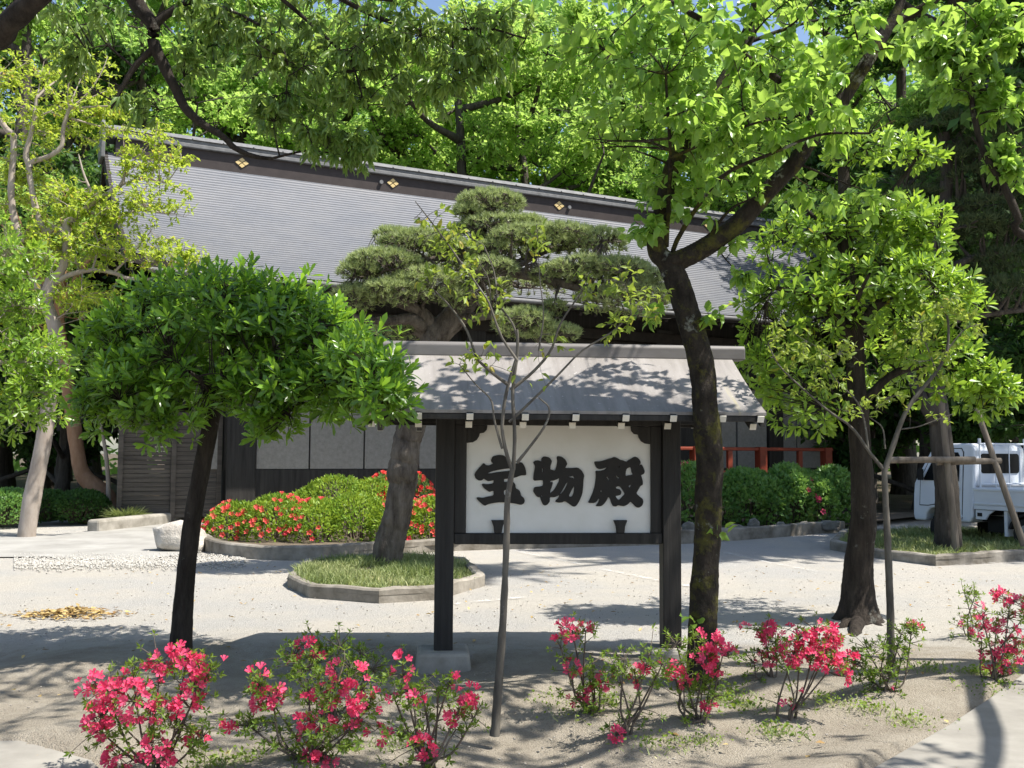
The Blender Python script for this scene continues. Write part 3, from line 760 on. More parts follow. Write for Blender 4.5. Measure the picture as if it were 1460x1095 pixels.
for k, (a, b, t_, bt, lab) in enumerate([(972,990,742,762,'pale upright stone beside the signboard post under the hedge'), (1040,1066,746,765,'dark pointed stone just right of the mossy trunk'), (1068,1085,738,760,'dark cracked stone under the middle of the hedge'), (1086,1106,748,760,'low flat stone before the hedge, left of the square one'),
        (1107,1121,743,758,'small squared block among the hedge stones'), (1136,1156,742,757,'rounded pale stone right of the squared block'), (1156,1166,744,757,'small round stone tight against the pale rounded one'), (1168,1198,741,755,'long low stone next to the evergreen trunk')]):
    stone('garden_stone', a-1, b+1, t_+1, bt+2, M['rock'], lab, 20+k, g, depth=.8, d=18.75 + (a-1000)*.0078)

# ------------------------------------------------------------------ tree machinery
def ell_tips(pads, n, rng, shell=.55, upbias=.25):
    """pads: (cx,cy,cz, rx,ry,rz, weight) -> positions, outward directions"""
    pads = np.array(pads, float); w = pads[:, 6] / pads[:, 6].sum()
    k = rng.choice(len(pads), n, p=w); d = nrm(rng.normal(size=(n, 3)))
    d[:, 2] = np.where(rng.rand(n) < upbias, np.abs(d[:, 2]), d[:, 2])
    r = (shell + (1-shell) * rng.rand(n)) ** .6
    r = np.where(rng.rand(n) < .2, r*rng.rand(n), r)
    return pads[k, :3] + d * r[:, None] * pads[k, 3:6], d
def pxpads(lst, d):
    """(px,py,rx_px,ry_px[,depth offset, weight])"""
    out = []
    for p in lst:
        dd = d + (p[4] if len(p) > 4 else 0); c = P(p[0], p[1], dd); s = dd/FPX
        rx, rz = p[2]*s, p[3]*s; rd = p[6] if len(p) > 6 else max(rz, min(rx*.85, 1.3))
        out.append((*c, rx, rd, rz, p[5] if len(p) > 5 else rx*rd*rz))
    return out
def connect(tips, nodes, K=6, sag=.12, rng=None, up=.3):
    """curved twig from the nearest node to each tip"""
    T = np.asarray(tips); N = np.asarray(nodes)
    dist = np.empty((len(T), len(N)))
    for i in range(0, len(T), 400):
        d = T[i:i+400, None] - N[None]
        dist[i:i+400] = np.sqrt((d**2).sum(-1)) + up * np.maximum(0, -d[..., 2])
    j = dist.argmin(1); A = N[j]; D = T - A; Ln = np.linalg.norm(D, axis=1, keepdims=True)
    mid = A + D*.5 + (rng.normal(size=D.shape)*.10 + np.array((0, 0, sag))) * Ln
    s = np.linspace(0, 1, K)[None, :, None]
    return (1-s)**2*A[:, None] + 2*s*(1-s)*mid[:, None] + s**2*T[:, None], j
def rosettes(tips, axes, per, L, W, tm, rng, spread=(25, 75), tint=None, young=.0):
    n = len(tips); ax = nrm(axes + rng.normal(size=(n, 3))*.25 + np.array((0, 0, .45)))
    ax = np.repeat(ax, per, 0); pos = np.repeat(tips, per, 0)
    t1 = nrm(np.cross(ax, np.array((.31, .77, .55)))); t2 = np.cross(ax, t1)
    ph = np.tile(np.arange(per)*2.4, n) + np.repeat(rng.uniform(0, 6.28, n), per) + rng.normal(size=n*per)*.2
    el = np.radians(np.tile(np.linspace(spread[0], spread[1], per), n) + rng.normal(size=n*per)*9)
    rad = t1*np.cos(ph)[:, None] + t2*np.sin(ph)[:, None]
    d = ax*np.cos(el)[:, None] + rad*np.sin(el)[:, None]
    d[:, 2] -= .12
    nr = ax*np.sin(el)[:, None] - rad*np.cos(el)[:, None]
    ln = L * rng.uniform(.65, 1.1, n*per)
    pos = pos + d * (L*.06) - ax * (np.tile(np.linspace(0, .3, per), n)[:, None] * L)
    if tint is None:
        tint = np.clip(np.repeat(rng.rand(n), per)*.30 + rng.rand(n*per)*.30 + np.where(np.tile(np.arange(per) < 4, n), young*1.6, 0), 0, .9)
        tint = np.where(rng.rand(n*per) < .012, 1.0, tint)
    return scatter(tm, pos, d, nr, ln, ln*W/L, tint)
def along(polys, per, L, W, tm, rng, droop=.5, start=.3, spread=.8, tint_hi=.9, flat=.5, rare=.0):
    """alternate leaves along each twig"""
    M_, K, _ = polys.shape
    s = rng.uniform(start, 1, (M_, per)); s[:, 0] = 1.0
    f = s*(K-1); i = np.minimum(f.astype(int), K-2); t = (f-i)[..., None]
    a = np.arange(M_)[:, None]
    pos = (polys[a, i]*(1-t) + polys[a, i+1]*t).reshape(-1, 3)
    tg = np.repeat(nrm(polys[:, -1] - polys[:, -2]), per, 0)
    n = len(pos)
    d = nrm(tg*.5 + nrm(rng.normal(size=(n, 3)))*spread + np.array((0, 0, -droop)))
    nr = nrm(np.array((0, 0, 1.))*flat + rng.normal(size=(n, 3))*.45 - d*0)
    ln = L*rng.uniform(.6, 1.15, n)
    tint = np.clip(np.repeat(rng.rand(M_), per)*.5 + rng.rand(n)*.45, 0, tint_hi)
    if rare: tint = np.where(rng.rand(n) < rare, 1.0, tint)
    return scatter(tm, pos, d, nr, ln, ln*W/L, tint)
def limbnodes(limbs): return np.concatenate([q for q, r, _ in limbs]), np.concatenate([r for q, r, _ in limbs])
def assemble(name, label, cat, base, limbs, pads, nsub, ntips, leaf, bk, lm, rng, sub_r=.018, tip_r=.004, group=None, shell=.55, sag=.1, upbias=.25, start=None, maxtw=None):
    """leaf(polys, tips, axes) -> list of pieces"""
    T = thing(name, label, cat, base, group=group)
    nodes, nr = limbnodes(limbs)
    if start is not None:
        k = nodes[:, 2] > start; nodes, nr = nodes[k], nr[k]
    st, _ = ell_tips(pads, nsub, rng, .3, .2)
    sp, j = connect(st, nodes, 10, sag, rng)
    sp = sp + np.cumsum(rng.normal(size=sp.shape), 1) * .012 * np.linspace(0, 1, 10)[None, :, None] * np.linalg.norm(st - nodes[j], axis=1)[:, None, None] * np.linspace(1, 0, 10)[None, :, None]
    r0 = np.minimum(sub_r * (.5 + np.linalg.norm(st - nodes[j], axis=1)), nr[j]*.8)
    rr = r0[:, None] * np.linspace(1, .3, 10)[None]
    pieces = [l[2] for l in limbs] + [tubes(sp, rr, 6, rng, .04)]
    tips, ax = ell_tips(pads, ntips, rng, shell, upbias)
    allnodes = np.concatenate((sp[:, 3:].reshape(-1, 3), nodes[nr < nr.max()*.5] if (nr < nr.max()*.5).any() else nodes[-3:]))
    tp, _ = connect(tips, allnodes, 5, .10, rng, .1)
    if maxtw:
        k = np.linalg.norm(tp[:, -1]-tp[:, 0], axis=1) < maxtw; tp, tips, ax = tp[k], tips[k], ax[k]
    pieces.append(tubes(tp, np.repeat(tip_r*np.linspace(1.3, .6, 5)[None], len(tp), 0), 3))
    npart('trunk', pieces, bk, T, base)
    npart('crown', leaf(tp, tips, ax), lm, T, base)
    return T

# ------------------------------------------------------------------ foreground trees
def dark_evergreen():
    rng = np.random.RandomState(11); d = 8.35; b = G(258, 932); d = b[1]
    tr = limb(path([(257,938),(262,850),(270,780),(280,710),(292,650),(302,600),(312,560)], d), .072, .058, rng=rng, flare=.25, furrow=.035)
    L = [tr, limb(path([(305,590),(285,540),(245,490),(200,460)], d), .035, .014, 14, 8, rng),
         limb(path([(310,570),(330,510),(335,450),(330,410)], d), .038, .014, 14, 8, rng),
         limb(path([(308,580,d),(360,548,d-.2),(430,535,d-.4),(510,550,d-.9),(550,568,d-1.1)]), .034, .012, 14, 8, rng),
         limb(path([(308,575,d),(290,545,d-.5),(270,530,d-.9)]), .026, .01, 12, 8, rng),
         limb(path([(312,570,d),(350,540,d+.5),(390,500,d+.9)]), .028, .01, 12, 8, rng),
         limb(path([(304,600,d),(240,575,d),(170,570,d)]), .022, .01, 12, 8, rng)]
    pads = pxpads([(335,492,190,98,0,9), (300,442,115,48,0,2), (430,492,80,58,-.1,3), (490,548,66,50,-.6,2.2), (545,556,34,42,-1.15,1.3,.45), (395,448,60,36,-.2,1.0), (150,590,40,40,-.1,.9), (175,530,66,75,0,3), (230,560,110,60,-.3,3), (420,560,110,40,-.3,3), (390,600,40,30,-.4,.8), (566,578,16,20,-1.2,.4,.25), (520,520,40,36,-.9,.9,.5), (220,605,40,28,-.3,.8), (400,437,80,40,0,1.2)], d)
    def lf(tp, tips, ax):
        n = len(tips); k = rng.rand(n); out = []
        tips = tips + nrm(ax)*rng.normal(size=(n, 1))*.05 + np.array((0, 0, .05))*(k[:, None] > .8)
        for lo, hi, L_, W_, per, yg in ((0, .35, .090, .026, 7, .0), (.35, .75, .112, .032, 9, .20), (.75, 1.01, .125, .037, 11, .42)):
            q = (k >= lo) & (k < hi); out.append(rosettes(tips[q], ax[q] + np.array((0, 0, .35)), per, L_, W_, OBL, rng, (14, 92), young=yg))
        return out
    assemble('round_evergreen', 'dark glossy broadleaf tree clipped to a wide dome on a slim black trunk', 'tree', b, L, pads, 46, 2050, lf, M['bk_dark'], M['lf_dark'], rng, .013, .004, shell=.66, start=1.75, upbias=.35)
dark_evergreen()

def mossy_cherry():
    rng = np.random.RandomState(12); b = G(1002, 977); d = b[1]; F_ = 1.0
    L = [limb(path([(1000,982),(1001,905),(1006,830),(1010,740),(1012,660),(1006,590),(998,520),(982,450),(966,400),(953,372)], d), .098, .082, 40, 14, rng, .045, flare=.2, wob=.012, furrow=.05),
         limb(path([(953,376,d),(936,352,d),(945,301,d-0.03),(959,240,d-0.05),(987,178,d-0.07),(1007,151,d-0.10),(1035,113,d-0.10),(1062,62,d-0.10),(1079,10,d-0.10),(1090,-60,d-0.10),(1075,-160,d)]), .066, .04, 34, 10, rng, .06, furrow=.05),
         limb(path([(950,376,d),(975,368,d-0.03),(1004,353,d-0.05),(1052,318,d-0.10),(1093,274,d-0.15),(1130,236,d-0.20),(1154,202,d-0.23),(1199,144,d-0.25),(1237,86,d-0.30),(1271,31,d-0.30)]), .072, .043, 36, 10, rng, .06, furrow=.05),
         limb(path([(1271,31,d-0.30),(1285,0,d-0.30),(1305,-80,d-0.25),(1300,-170,d-0.20)]), .035, .024, 12, 8, rng), limb(path([(1268,36,d-0.30),(1300,20,d-0.30),(1332,0,d-0.35),(1400,-60,d-0.40)]), .035, .024, 12, 8, rng),
         limb(path([(1163,193,d-0.23),(1144,137,d-0.20),(1113,116,d-0.25),(1052,72,d-0.30),(1010,34,d-0.35),(952,0,d-0.40),(900,-50,d-0.45)]), .028, .018, 24, 8, rng),
         limb(path([(950,352,d),(953,290,d-0.15),(956,223,d-0.35),(952,160,d-0.55),(949,106,d-0.65)]), .018, .008, 16, 6, rng),
         limb(path([(957,374,d),(964,345,d),(997,291,d-0.20),(1035,247,d-0.40),(1100,219,d-0.60),(1168,192,d-0.80),(1240,190,d-0.90)]), .020, .007, 18, 6, rng),
         limb(path([(956,226,d-0.35),(1014,199,d-0.50),(1079,175,d-0.70),(1140,165,d-0.80)]), .013, .005, 14, 6, rng),
         limb(path([(1062,62,d-0.10),(1140,35,d-0.10),(1210,20,d-0.10)]), .016, .006, 12, 6, rng),
         limb(path([(1000,352,d-0.05),(1040,300,d-0.15),(1080,280,d-0.25)]), .012, .006, 10, 6, rng)]
    pads = pxpads([(930,150,70,50,-0.14,1.5), (860,200,45,40,-0.18,.8), (1000,220,110,60,-0.18,3), (960,290,70,60,-0.14,1.6), (1080,185,130,36,-0.68,2.8), (1190,185,90,26,-0.77,1.6), (1030,105,100,45,-0.45,2.0), (1160,95,100,50,-0.09,1.8), (960,60,120,50,-0.59,2.2), (850,60,90,45,-0.54,1.3), (1230,60,110,40,-0.54,1.5), (1090,20,150,40,-0.36,1.8), (1150,292,60,20,.3,.7), (1060,232,60,20,.35,.7), (1000,170,80,30,-0.68,1.0), (880,120,70,35,-0.63,.9), (1130,120,120,35,-0.81,1.2), (1220,290,60,25,-0.27,.7), (1055,385,32,18,-0.10,.45), (912,330,26,40,-0.09,.5), (925,445,22,24,-0.14,.3), (1025,455,24,18,-0.10,.25), (1150,-60,260,70,-0.18,2.4), (940,-50,200,60,-0.27,1.6), (1330,60,80,60,-0.23,.9),(1060,300,60,50,-0.14,1.0)], d)
    k0 = [P(1022,752,d-0.06), P(990,885,d-0.06)]
    def lf(tp, tips, ax):
        out = [along(tp, 8, .102, .058, LEAF, rng, .45, .25, .85, flat=.7)]
        for c in k0:
            q = c + rng.normal(size=(9, 3))*np.array((.05, .02, .04)); out.append(scatter(LEAF, q, nrm(rng.normal(size=(9, 3)) + np.array((0,-.4,.3))), nrm(rng.normal(size=(9,3))+np.array((0,-.3,1))), .085, .05, rng.rand(9)*.9))
        return out
    assemble('mossy_cherry_tree', 'forking dark mossy trunk with large bright spring leaves right of the signboard', 'tree', b, L, pads, 95, 510, lf, M['bk_cherry'], M['lf_cherry'], rng, .009, .0028, shell=.35, start=2.3, sag=.04, maxtw=.8)
mossy_cherry()

def right_evergreen():
    rng = np.random.RandomState(13); b = G(1226, 888); d = b[1]
    L = [limb(path([(1224,892),(1224,850),(1226,800),(1232,740),(1230,680),(1226,610),(1222,540),(1218,470),(1212,410),(1206,350),(1204,290),(1202,240)], d), .165, .055, 40, 14, rng, .05, flare=.62, power=.55, wob=.01, furrow=.045),
         limb(path([(1220,480,d),(1245,440,d-.1),(1290,410,d-.2),(1340,390,d-.2)]), .06, .02, 16, 8, rng),
         limb(path([(1220,500,d),(1190,450,d-.1),(1150,420,d-.2),(1100,410,d-.2)]), .06, .02, 16, 8, rng),
         limb(path([(1224,580,d),(1280,530,d-.1),(1350,525,d-.1),(1410,545,d-.1)]), .045, .015, 16, 8, rng),
         limb(path([(1206,340,d),(1250,300,d-.1),(1290,250,d-.1),(1310,220,d-.1)]), .035, .014, 14, 8, rng),
         limb(path([(1207,360,d),(1160,310,d),(1120,270,d)]), .035, .014, 14, 8, rng),
         limb(path([(1216,450,d),(1225,420,d-.6),(1240,390,d-1.0)]), .03, .012, 12, 8, rng),
         limb(path([(1216,470,d),(1200,430,d+.6),(1190,400,d+1.2)]), .03, .012, 12, 8, rng)]
    # low surface roots
    for px, py in ((1190,897),(1266,897),(1214,908)):
        e = G(px, py); q0 = P(1226, 880, d) + (e - P(1226, 880, d))*.3
        L.append(limb(np.array([q0, q0*.45+e*.55+np.array((0, 0, -.03)), e + np.array((0, 0, -.07))]), .07, .03, 12, 10, rng, .08))
    pads = pxpads([(1250,225,80,34,0,1.2), (1330,225,20,18,0,.2), (1255,320,95,40,0,2), (1310,350,50,45,-.1,1), (1150,350,85,50,.1,1.6), (1270,420,120,60,-.2,3.6), (1140,440,95,55,-.1,2.6), (1345,440,60,50,-.2,1.4), (1110,530,75,50,0,1.7), (1330,520,70,55,-.1,1.7), (1400,555,45,40,-.2,1.1), (1425,565,26,26,-.2,.5), (1240,500,120,50,.7,1.0), (1150,590,60,30,-.2,.5), (1200,560,110,40,.6,.6)], d)
    lf = lambda tp, tips, ax: [rosettes(tips, ax, 9, .118, .040, OBL, rng, (20, 88), young=.22)]
    assemble('layered_evergreen', 'tall evergreen with clumps of glossy light leaves and a flared root foot on the right', 'tree', b, L, pads, 60, 1080, lf, M['bk_dark'], M['lf_bright'], rng, .012, .004, shell=.6, start=1.9, upbias=.4)
right_evergreen()

def thin_sapling():
    rng = np.random.RandomState(14); b = G(706, 1046); d = b[1]
    L = [limb(path([(706,1049),(710,985),(715,920),(719,850),(722,780),(723,720),(727,690),(731,668)], d), .030, .015, 30, 8, rng, .06, power=.45),
         limb(path([(731,672),(722,645),(716,610),(722,560),(735,515),(738,500)], d), .012, .008, 18, 7, rng, .05), limb(path([(732,670),(734,620),(731,560),(737,510),(738,480),(737,470)], d), .012, .008, 18, 7, rng, .05),
         limb(path([(738,515),(715,480),(700,440),(690,420),(640,350),(610,310),(592,287)], d-.1), .008, .0025, 20, 6, rng), limb(path([(724,548),(700,530),(680,510),(665,470),(640,435),(615,410)], d), .010, .004, 18, 6, rng),
         limb(path([(737,480),(730,460),(710,430),(705,390),(690,350)], d), .007, .003, 14, 6, rng), limb(path([(728,556),(760,530),(785,500),(800,460),(830,415)], d), .010, .004, 16, 6, rng),
         limb(path([(726,602),(770,560),(800,530),(830,500),(870,475),(900,450)], d), .009, .004, 16, 6, rng), limb(path([(737,660),(757,635),(778,605),(783,582),(768,567)], d), .009, .004, 14, 6, rng),
         limb(path([(716,640),(705,600),(700,570),(680,550),(655,520)], d), .007, .003, 14, 6, rng), limb(path([(768,500),(775,450),(770,400),(765,320)], d), .005, .002, 14, 5, rng), limb(path([(700,450),(697,400),(680,370)], d), .005, .002, 10, 5, rng)]
    pads = pxpads([(620,340,40,50,0,1.2), (650,400,60,40,0,1.4), (690,430,40,40,0,1), (765,345,22,40,0,.5), (870,410,60,50,0,.8), (920,430,50,40,0,.7), (680,510,40,30,0,.9), (790,490,30,25,0,.3), (660,360,30,50,0,1.0), (880,470,50,25,0,.5), (770,520,30,40,0,.3)], d)
    lf = lambda tp, tips, ax: [along(tp, 4, .055, .025, LEAF, rng, .1, .4, .9, flat=.7, rare=.06)]
    assemble('thin_sapling', 'thin bare sapling with sparse yellowish leaves in front of the signboard', 'tree', b, L, pads, 20, 190, lf, M['bk_grey'], M['lf_sapling'], rng, .004, .0016, shell=.3, start=2.0, sag=.03, maxtw=.35)
thin_sapling()

def pale_sapling():
    rng = np.random.RandomState(15); b = G(1272, 965); d = b[1]
    L = [limb(path([(1271,968),(1270,900),(1268,830),(1265,760),(1262,700),(1261,668)], d), .029, .021, 24, 8, rng, .06),
         limb(path([(1261,672),(1275,630),(1290,590),(1310,560),(1335,530),(1350,500),(1352,460),(1345,440)], d), .020, .007, 22, 7, rng, .06), limb(path([(1260,670),(1240,645),(1215,610),(1180,585),(1140,550),(1110,520),(1095,490)], d), .013, .004, 20, 6, rng),
         limb(path([(1238,640),(1232,600),(1220,570),(1190,540),(1170,500)], d), .009, .003, 16, 6, rng), limb(path([(1262,640),(1258,610),(1240,595)], d), .007, .003, 10, 6, rng), limb(path([(1283,612),(1310,608),(1345,595),(1360,590)], d), .006, .002, 12, 5, rng),
         limb(path([(1350,500),(1375,470),(1400,462)], d), .006, .003, 10, 5, rng), limb(path([(1335,530),(1320,490),(1300,450)], d), .006, .003, 10, 5, rng)]
    pads = pxpads([(1120,490,45,45,0,1.6), (1160,530,50,40,0,1.6), (1200,510,40,35,0,1), (1230,580,50,25,0,.9), (1340,470,50,50,0,2), (1360,440,35,25,0,.9), (1390,470,25,15,0,.4), (1330,530,40,30,0,1), (1340,598,30,10,0,.5), (1300,490,35,40,0,.9), (1270,570,25,30,0,.3)], d)
    lf = lambda tp, tips, ax: [along(tp, 6, .050, .024, LEAF, rng, .25, .35, .9, flat=.5, rare=.04)]
    assemble('pale_sapling', 'pale forked sapling with fine leaves beside the flared evergreen trunk', 'tree', b, L, pads, 26, 170, lf, M['bk_grey'], M['lf_sapling'], rng, .004, .0016, shell=.3, start=1.6, sag=.03, maxtw=.4)
pale_sapling()

# pines -------------------------------------------------------------
def pine_pads(pads, n, rng, L, W, nn=12):
    """tufts of needles over flat pads"""
    tips, ax = ell_tips(pads, n, rng, .72, .62)
    ax = nrm(ax*np.array((.6, .6, .5)) + np.array((0, 0, .7)) + rng.normal(size=ax.shape)*.18)
    pos = np.repeat(tips, nn, 0); a = np.repeat(ax, nn, 0)
    d = nrm(a + rng.normal(size=a.shape)*.55)
    ti = np.clip(np.repeat(rng.rand(n), nn)*.6 + rng.rand(n*nn)*.4, 0, 1)
    return tips, scatter(NEED, pos, d, nrm(rng.normal(size=d.shape)), L*rng.uniform(.7, 1.1, len(pos)), W, ti)
def sculpted_pine():
    rng = np.random.RandomState(16); b = G(553, 812); d = 13.4; b = P(553, 808, d); b[2] = 0.0
    L = [limb(path([(551,826),(556,780),(566,735),(574,690),(576,660),(580,630),(592,590),(600,545),(612,505),(622,475)], d), .195, .165, 44, 18, rng, .05, flare=.10, wob=.02, furrow=.065),
         limb(path([(620,480,d),(645,455,d),(668,425,d),(682,398,d),(684,372,d),(680,345,d),(690,320,d),(702,300,d)]), .19, .05, 26, 10, rng, .07, furrow=.06),
         limb(path([(618,470,d),(600,445,d-.2),(565,428,d-.4),(545,412,d-.5),(530,395,d-.6)]), .10, .04, 18, 8, rng, .07), limb(path([(610,470,d),(585,455,d-.3),(545,458,d-.5),(505,452,d-.6)]), .10, .04, 18, 8, rng, .07),
         limb(path([(612,480,d),(570,462,d+.3),(530,470,d+.6)]), .09, .04, 14, 8, rng), limb(path([(684,385,d),(720,385,d-.2),(770,396,d-.4),(830,412,d-.5),(880,425,d-.5)]), .10, .03, 20, 8, rng, .07),
         limb(path([(684,382,d),(730,380,d),(775,358,d-.1),(820,352,d-.2)]), .09, .03, 18, 8, rng), limb(path([(640,460,d),(690,450,d-.3),(730,452,d-.5),(760,475,d-.6),(770,488,d-.6)]), .07, .03, 16, 8, rng),
         limb(path([(682,380,d),(655,365,d-.2),(610,370,d-.4)]), .07, .03, 14, 8, rng), limb(path([(684,390,d),(700,400,d+.7),(720,395,d+1.2)]), .07, .03, 12, 8, rng)]
    pads = pxpads([(700,294,50,21,0,1.3,.5), (668,308,22,16,-.1,.4,.3), (712,328,66,17,0,1.5,.6), (755,322,25,13,-.1,.4,.3), (600,350,60,19,-.3,1.4,.6), (560,340,28,13,-.3,.4,.35), (640,358,32,20,-.3,.7,.45), (550,380,56,22,-.5,1.5,.65), (512,392,30,20,-.6,.6,.4), (605,408,56,24,-.5,1.4,.6), (650,425,25,16,-.4,.4,.3), (510,424,36,18,-.6,.7,.4), (560,418,46,18,-.7,.8,.5), (700,385,40,15,-.6,.5,.5), (830,385,50,18,-.6,.8,.5), (930,405,34,18,-.6,.5,.4), (750,348,62,22,-.2,1.6,.7), (800,338,50,17,-.3,1.0,.5), (850,350,45,22,-.2,1.1,.6), (700,362,30,15,-.3,.5,.4), (795,394,40,16,-.4,.8,.5), (880,392,55,22,-.4,1.3,.6), (905,425,52,26,-.5,1.2,.5), (850,430,35,18,-.5,.5,.4), (745,462,44,22,-.6,.9,.45), (790,478,38,16,-.6,.6,.35), (790,440,18,12,-.5,.2,.25), (572,472,40,15,.3,.7,.4), (700,420,30,18,.8,.4,.4), (640,380,50,20,.5,.7,.5), (765,405,60,16,.8,.7,.5)], d)
    T = thing('sculpted_pine', 'cloud pruned old pine with a leaning grey trunk and flat needle pads', 'tree', b)
    nodes, nr = limbnodes(L[1:])
    st, _ = ell_tips(pads, 150, rng, .3, .2); st[:, 2] -= .04
    sp, j = connect(st, nodes, 10, -.04, rng); r0 = np.minimum(.028, nr[j]*.7)
    sp = sp + np.cumsum(rng.normal(size=sp.shape), 1)*.012*(np.sin(np.linspace(0, 3.14, 10)))[None, :, None]
    tips, needles = pine_pads(pads, 10500, rng, .085, .012, 13)
    tp, _ = connect(tips[::2], sp[:, 3:].reshape(-1, 3), 4, .05, rng, .1)
    npart('trunk', [l[2] for l in L] + [tubes(sp, r0[:, None]*np.linspace(1, .3, 10)[None], 6, rng, .06), tubes(tp, np.full(tp.shape[:2], .006), 3)], M['bk_pine'], T, b)
    npart('crown', [needles], M['needle'], T, b)
    # bamboo prop tied under the right limb
    o = MB(); a, c = P(722, 384, d-.15), P(950, 432, d-.45); o.cyl(a, c, .032, n=10)
    o.part('support_pole', M['pole'], T).location = -Vector(b)
sculpted_pine()

def shaded_pine():
    rng = np.random.RandomState(17); d = 15.8; b = P(1350, 770, d); b[2] = 0
    L = [limb(path([(1352,785),(1350,720),(1346,660),(1340,600),(1332,540),(1326,480),(1320,420),(1330,360),(1345,300),(1350,240),(1345,190)], d), .185, .08, 34, 12, rng, .06, flare=.15, furrow=.05),
         limb(path([(1334,600,d),(1315,570,d),(1300,540,d+.2),(1290,500,d+.3)]), .13, .05, 14, 8, rng), limb(path([(1345,300,d),(1390,290,d),(1440,270,d),(1490,265,d)]), .08, .03, 14, 8, rng),
         limb(path([(1325,400,d),(1380,370,d),(1440,355,d)]), .08, .03, 14, 8, rng), limb(path([(1328,460,d),(1390,450,d),(1470,440,d)]), .08, .04, 14, 8, rng), limb(path([(1340,330,d),(1310,300,d+.4),(1290,270,d+.5)]), .06, .03, 12, 8, rng)]
    pads = pxpads([(1355,190,70,18,0,1.2,.9), (1420,215,60,18,0,1,.9), (1340,240,60,18,.2,1,.8), (1400,260,60,16,0,.9,.8), (1440,330,60,20,0,1.2,.9), (1375,330,50,16,0,.9,.8), (1430,380,60,22,.2,1.2,.9), (1420,420,70,20,0,1.2,.9), (1390,300,40,14,-.2,.6,.6), (1300,290,50,16,.5,.8,.7), (1480,280,50,20,0,.8,.8)], d)
    T = thing('propped_pine', 'dark layered pine behind the evergreen, its thick trunk held by wooden props', 'tree', b)
    nodes, nr = limbnodes(L[1:])
    st, _ = ell_tips(pads, 90, rng, .3, .2); sp, j = connect(st, nodes, 8, -.03, rng)
    tips, needles = pine_pads(pads, 2600, rng, .15, .016, 11)
    npart('trunk', [l[2] for l in L] + [tubes(sp, np.minimum(.035, nr[j]*.7)[:, None]*np.linspace(1, .3, 8)[None], 5, rng, .05)], M['bk_bg'], T, b)
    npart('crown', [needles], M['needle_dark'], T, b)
    R = thing('wooden_prop_frame', 'crossed weathered poles lashed together to prop the dark pine by the truck', 'tree prop', b)
    for a, c, r in (((1341,560,d-.45),(1364,792,d-.55),.055), ((1392,582,d-.3),(1460,778,d-.6),.05)):
        m = MB(); m.cyl(P(*a), P(*c), r*.85, r, 12); m.part('pole', M['pole'], R).location = -Vector(b)
    for a, c, r in (((1269,656,d-.56),(1390,655,d-.56),.05), ((1335,659,d-.40),(1427,657,d-.42),.05)):
        m = MB(); m.cyl(P(*a), P(*c), r, r*.9, 12); m.part('crossbar', M['pole'], R).location = -Vector(b)
shaded_pine()

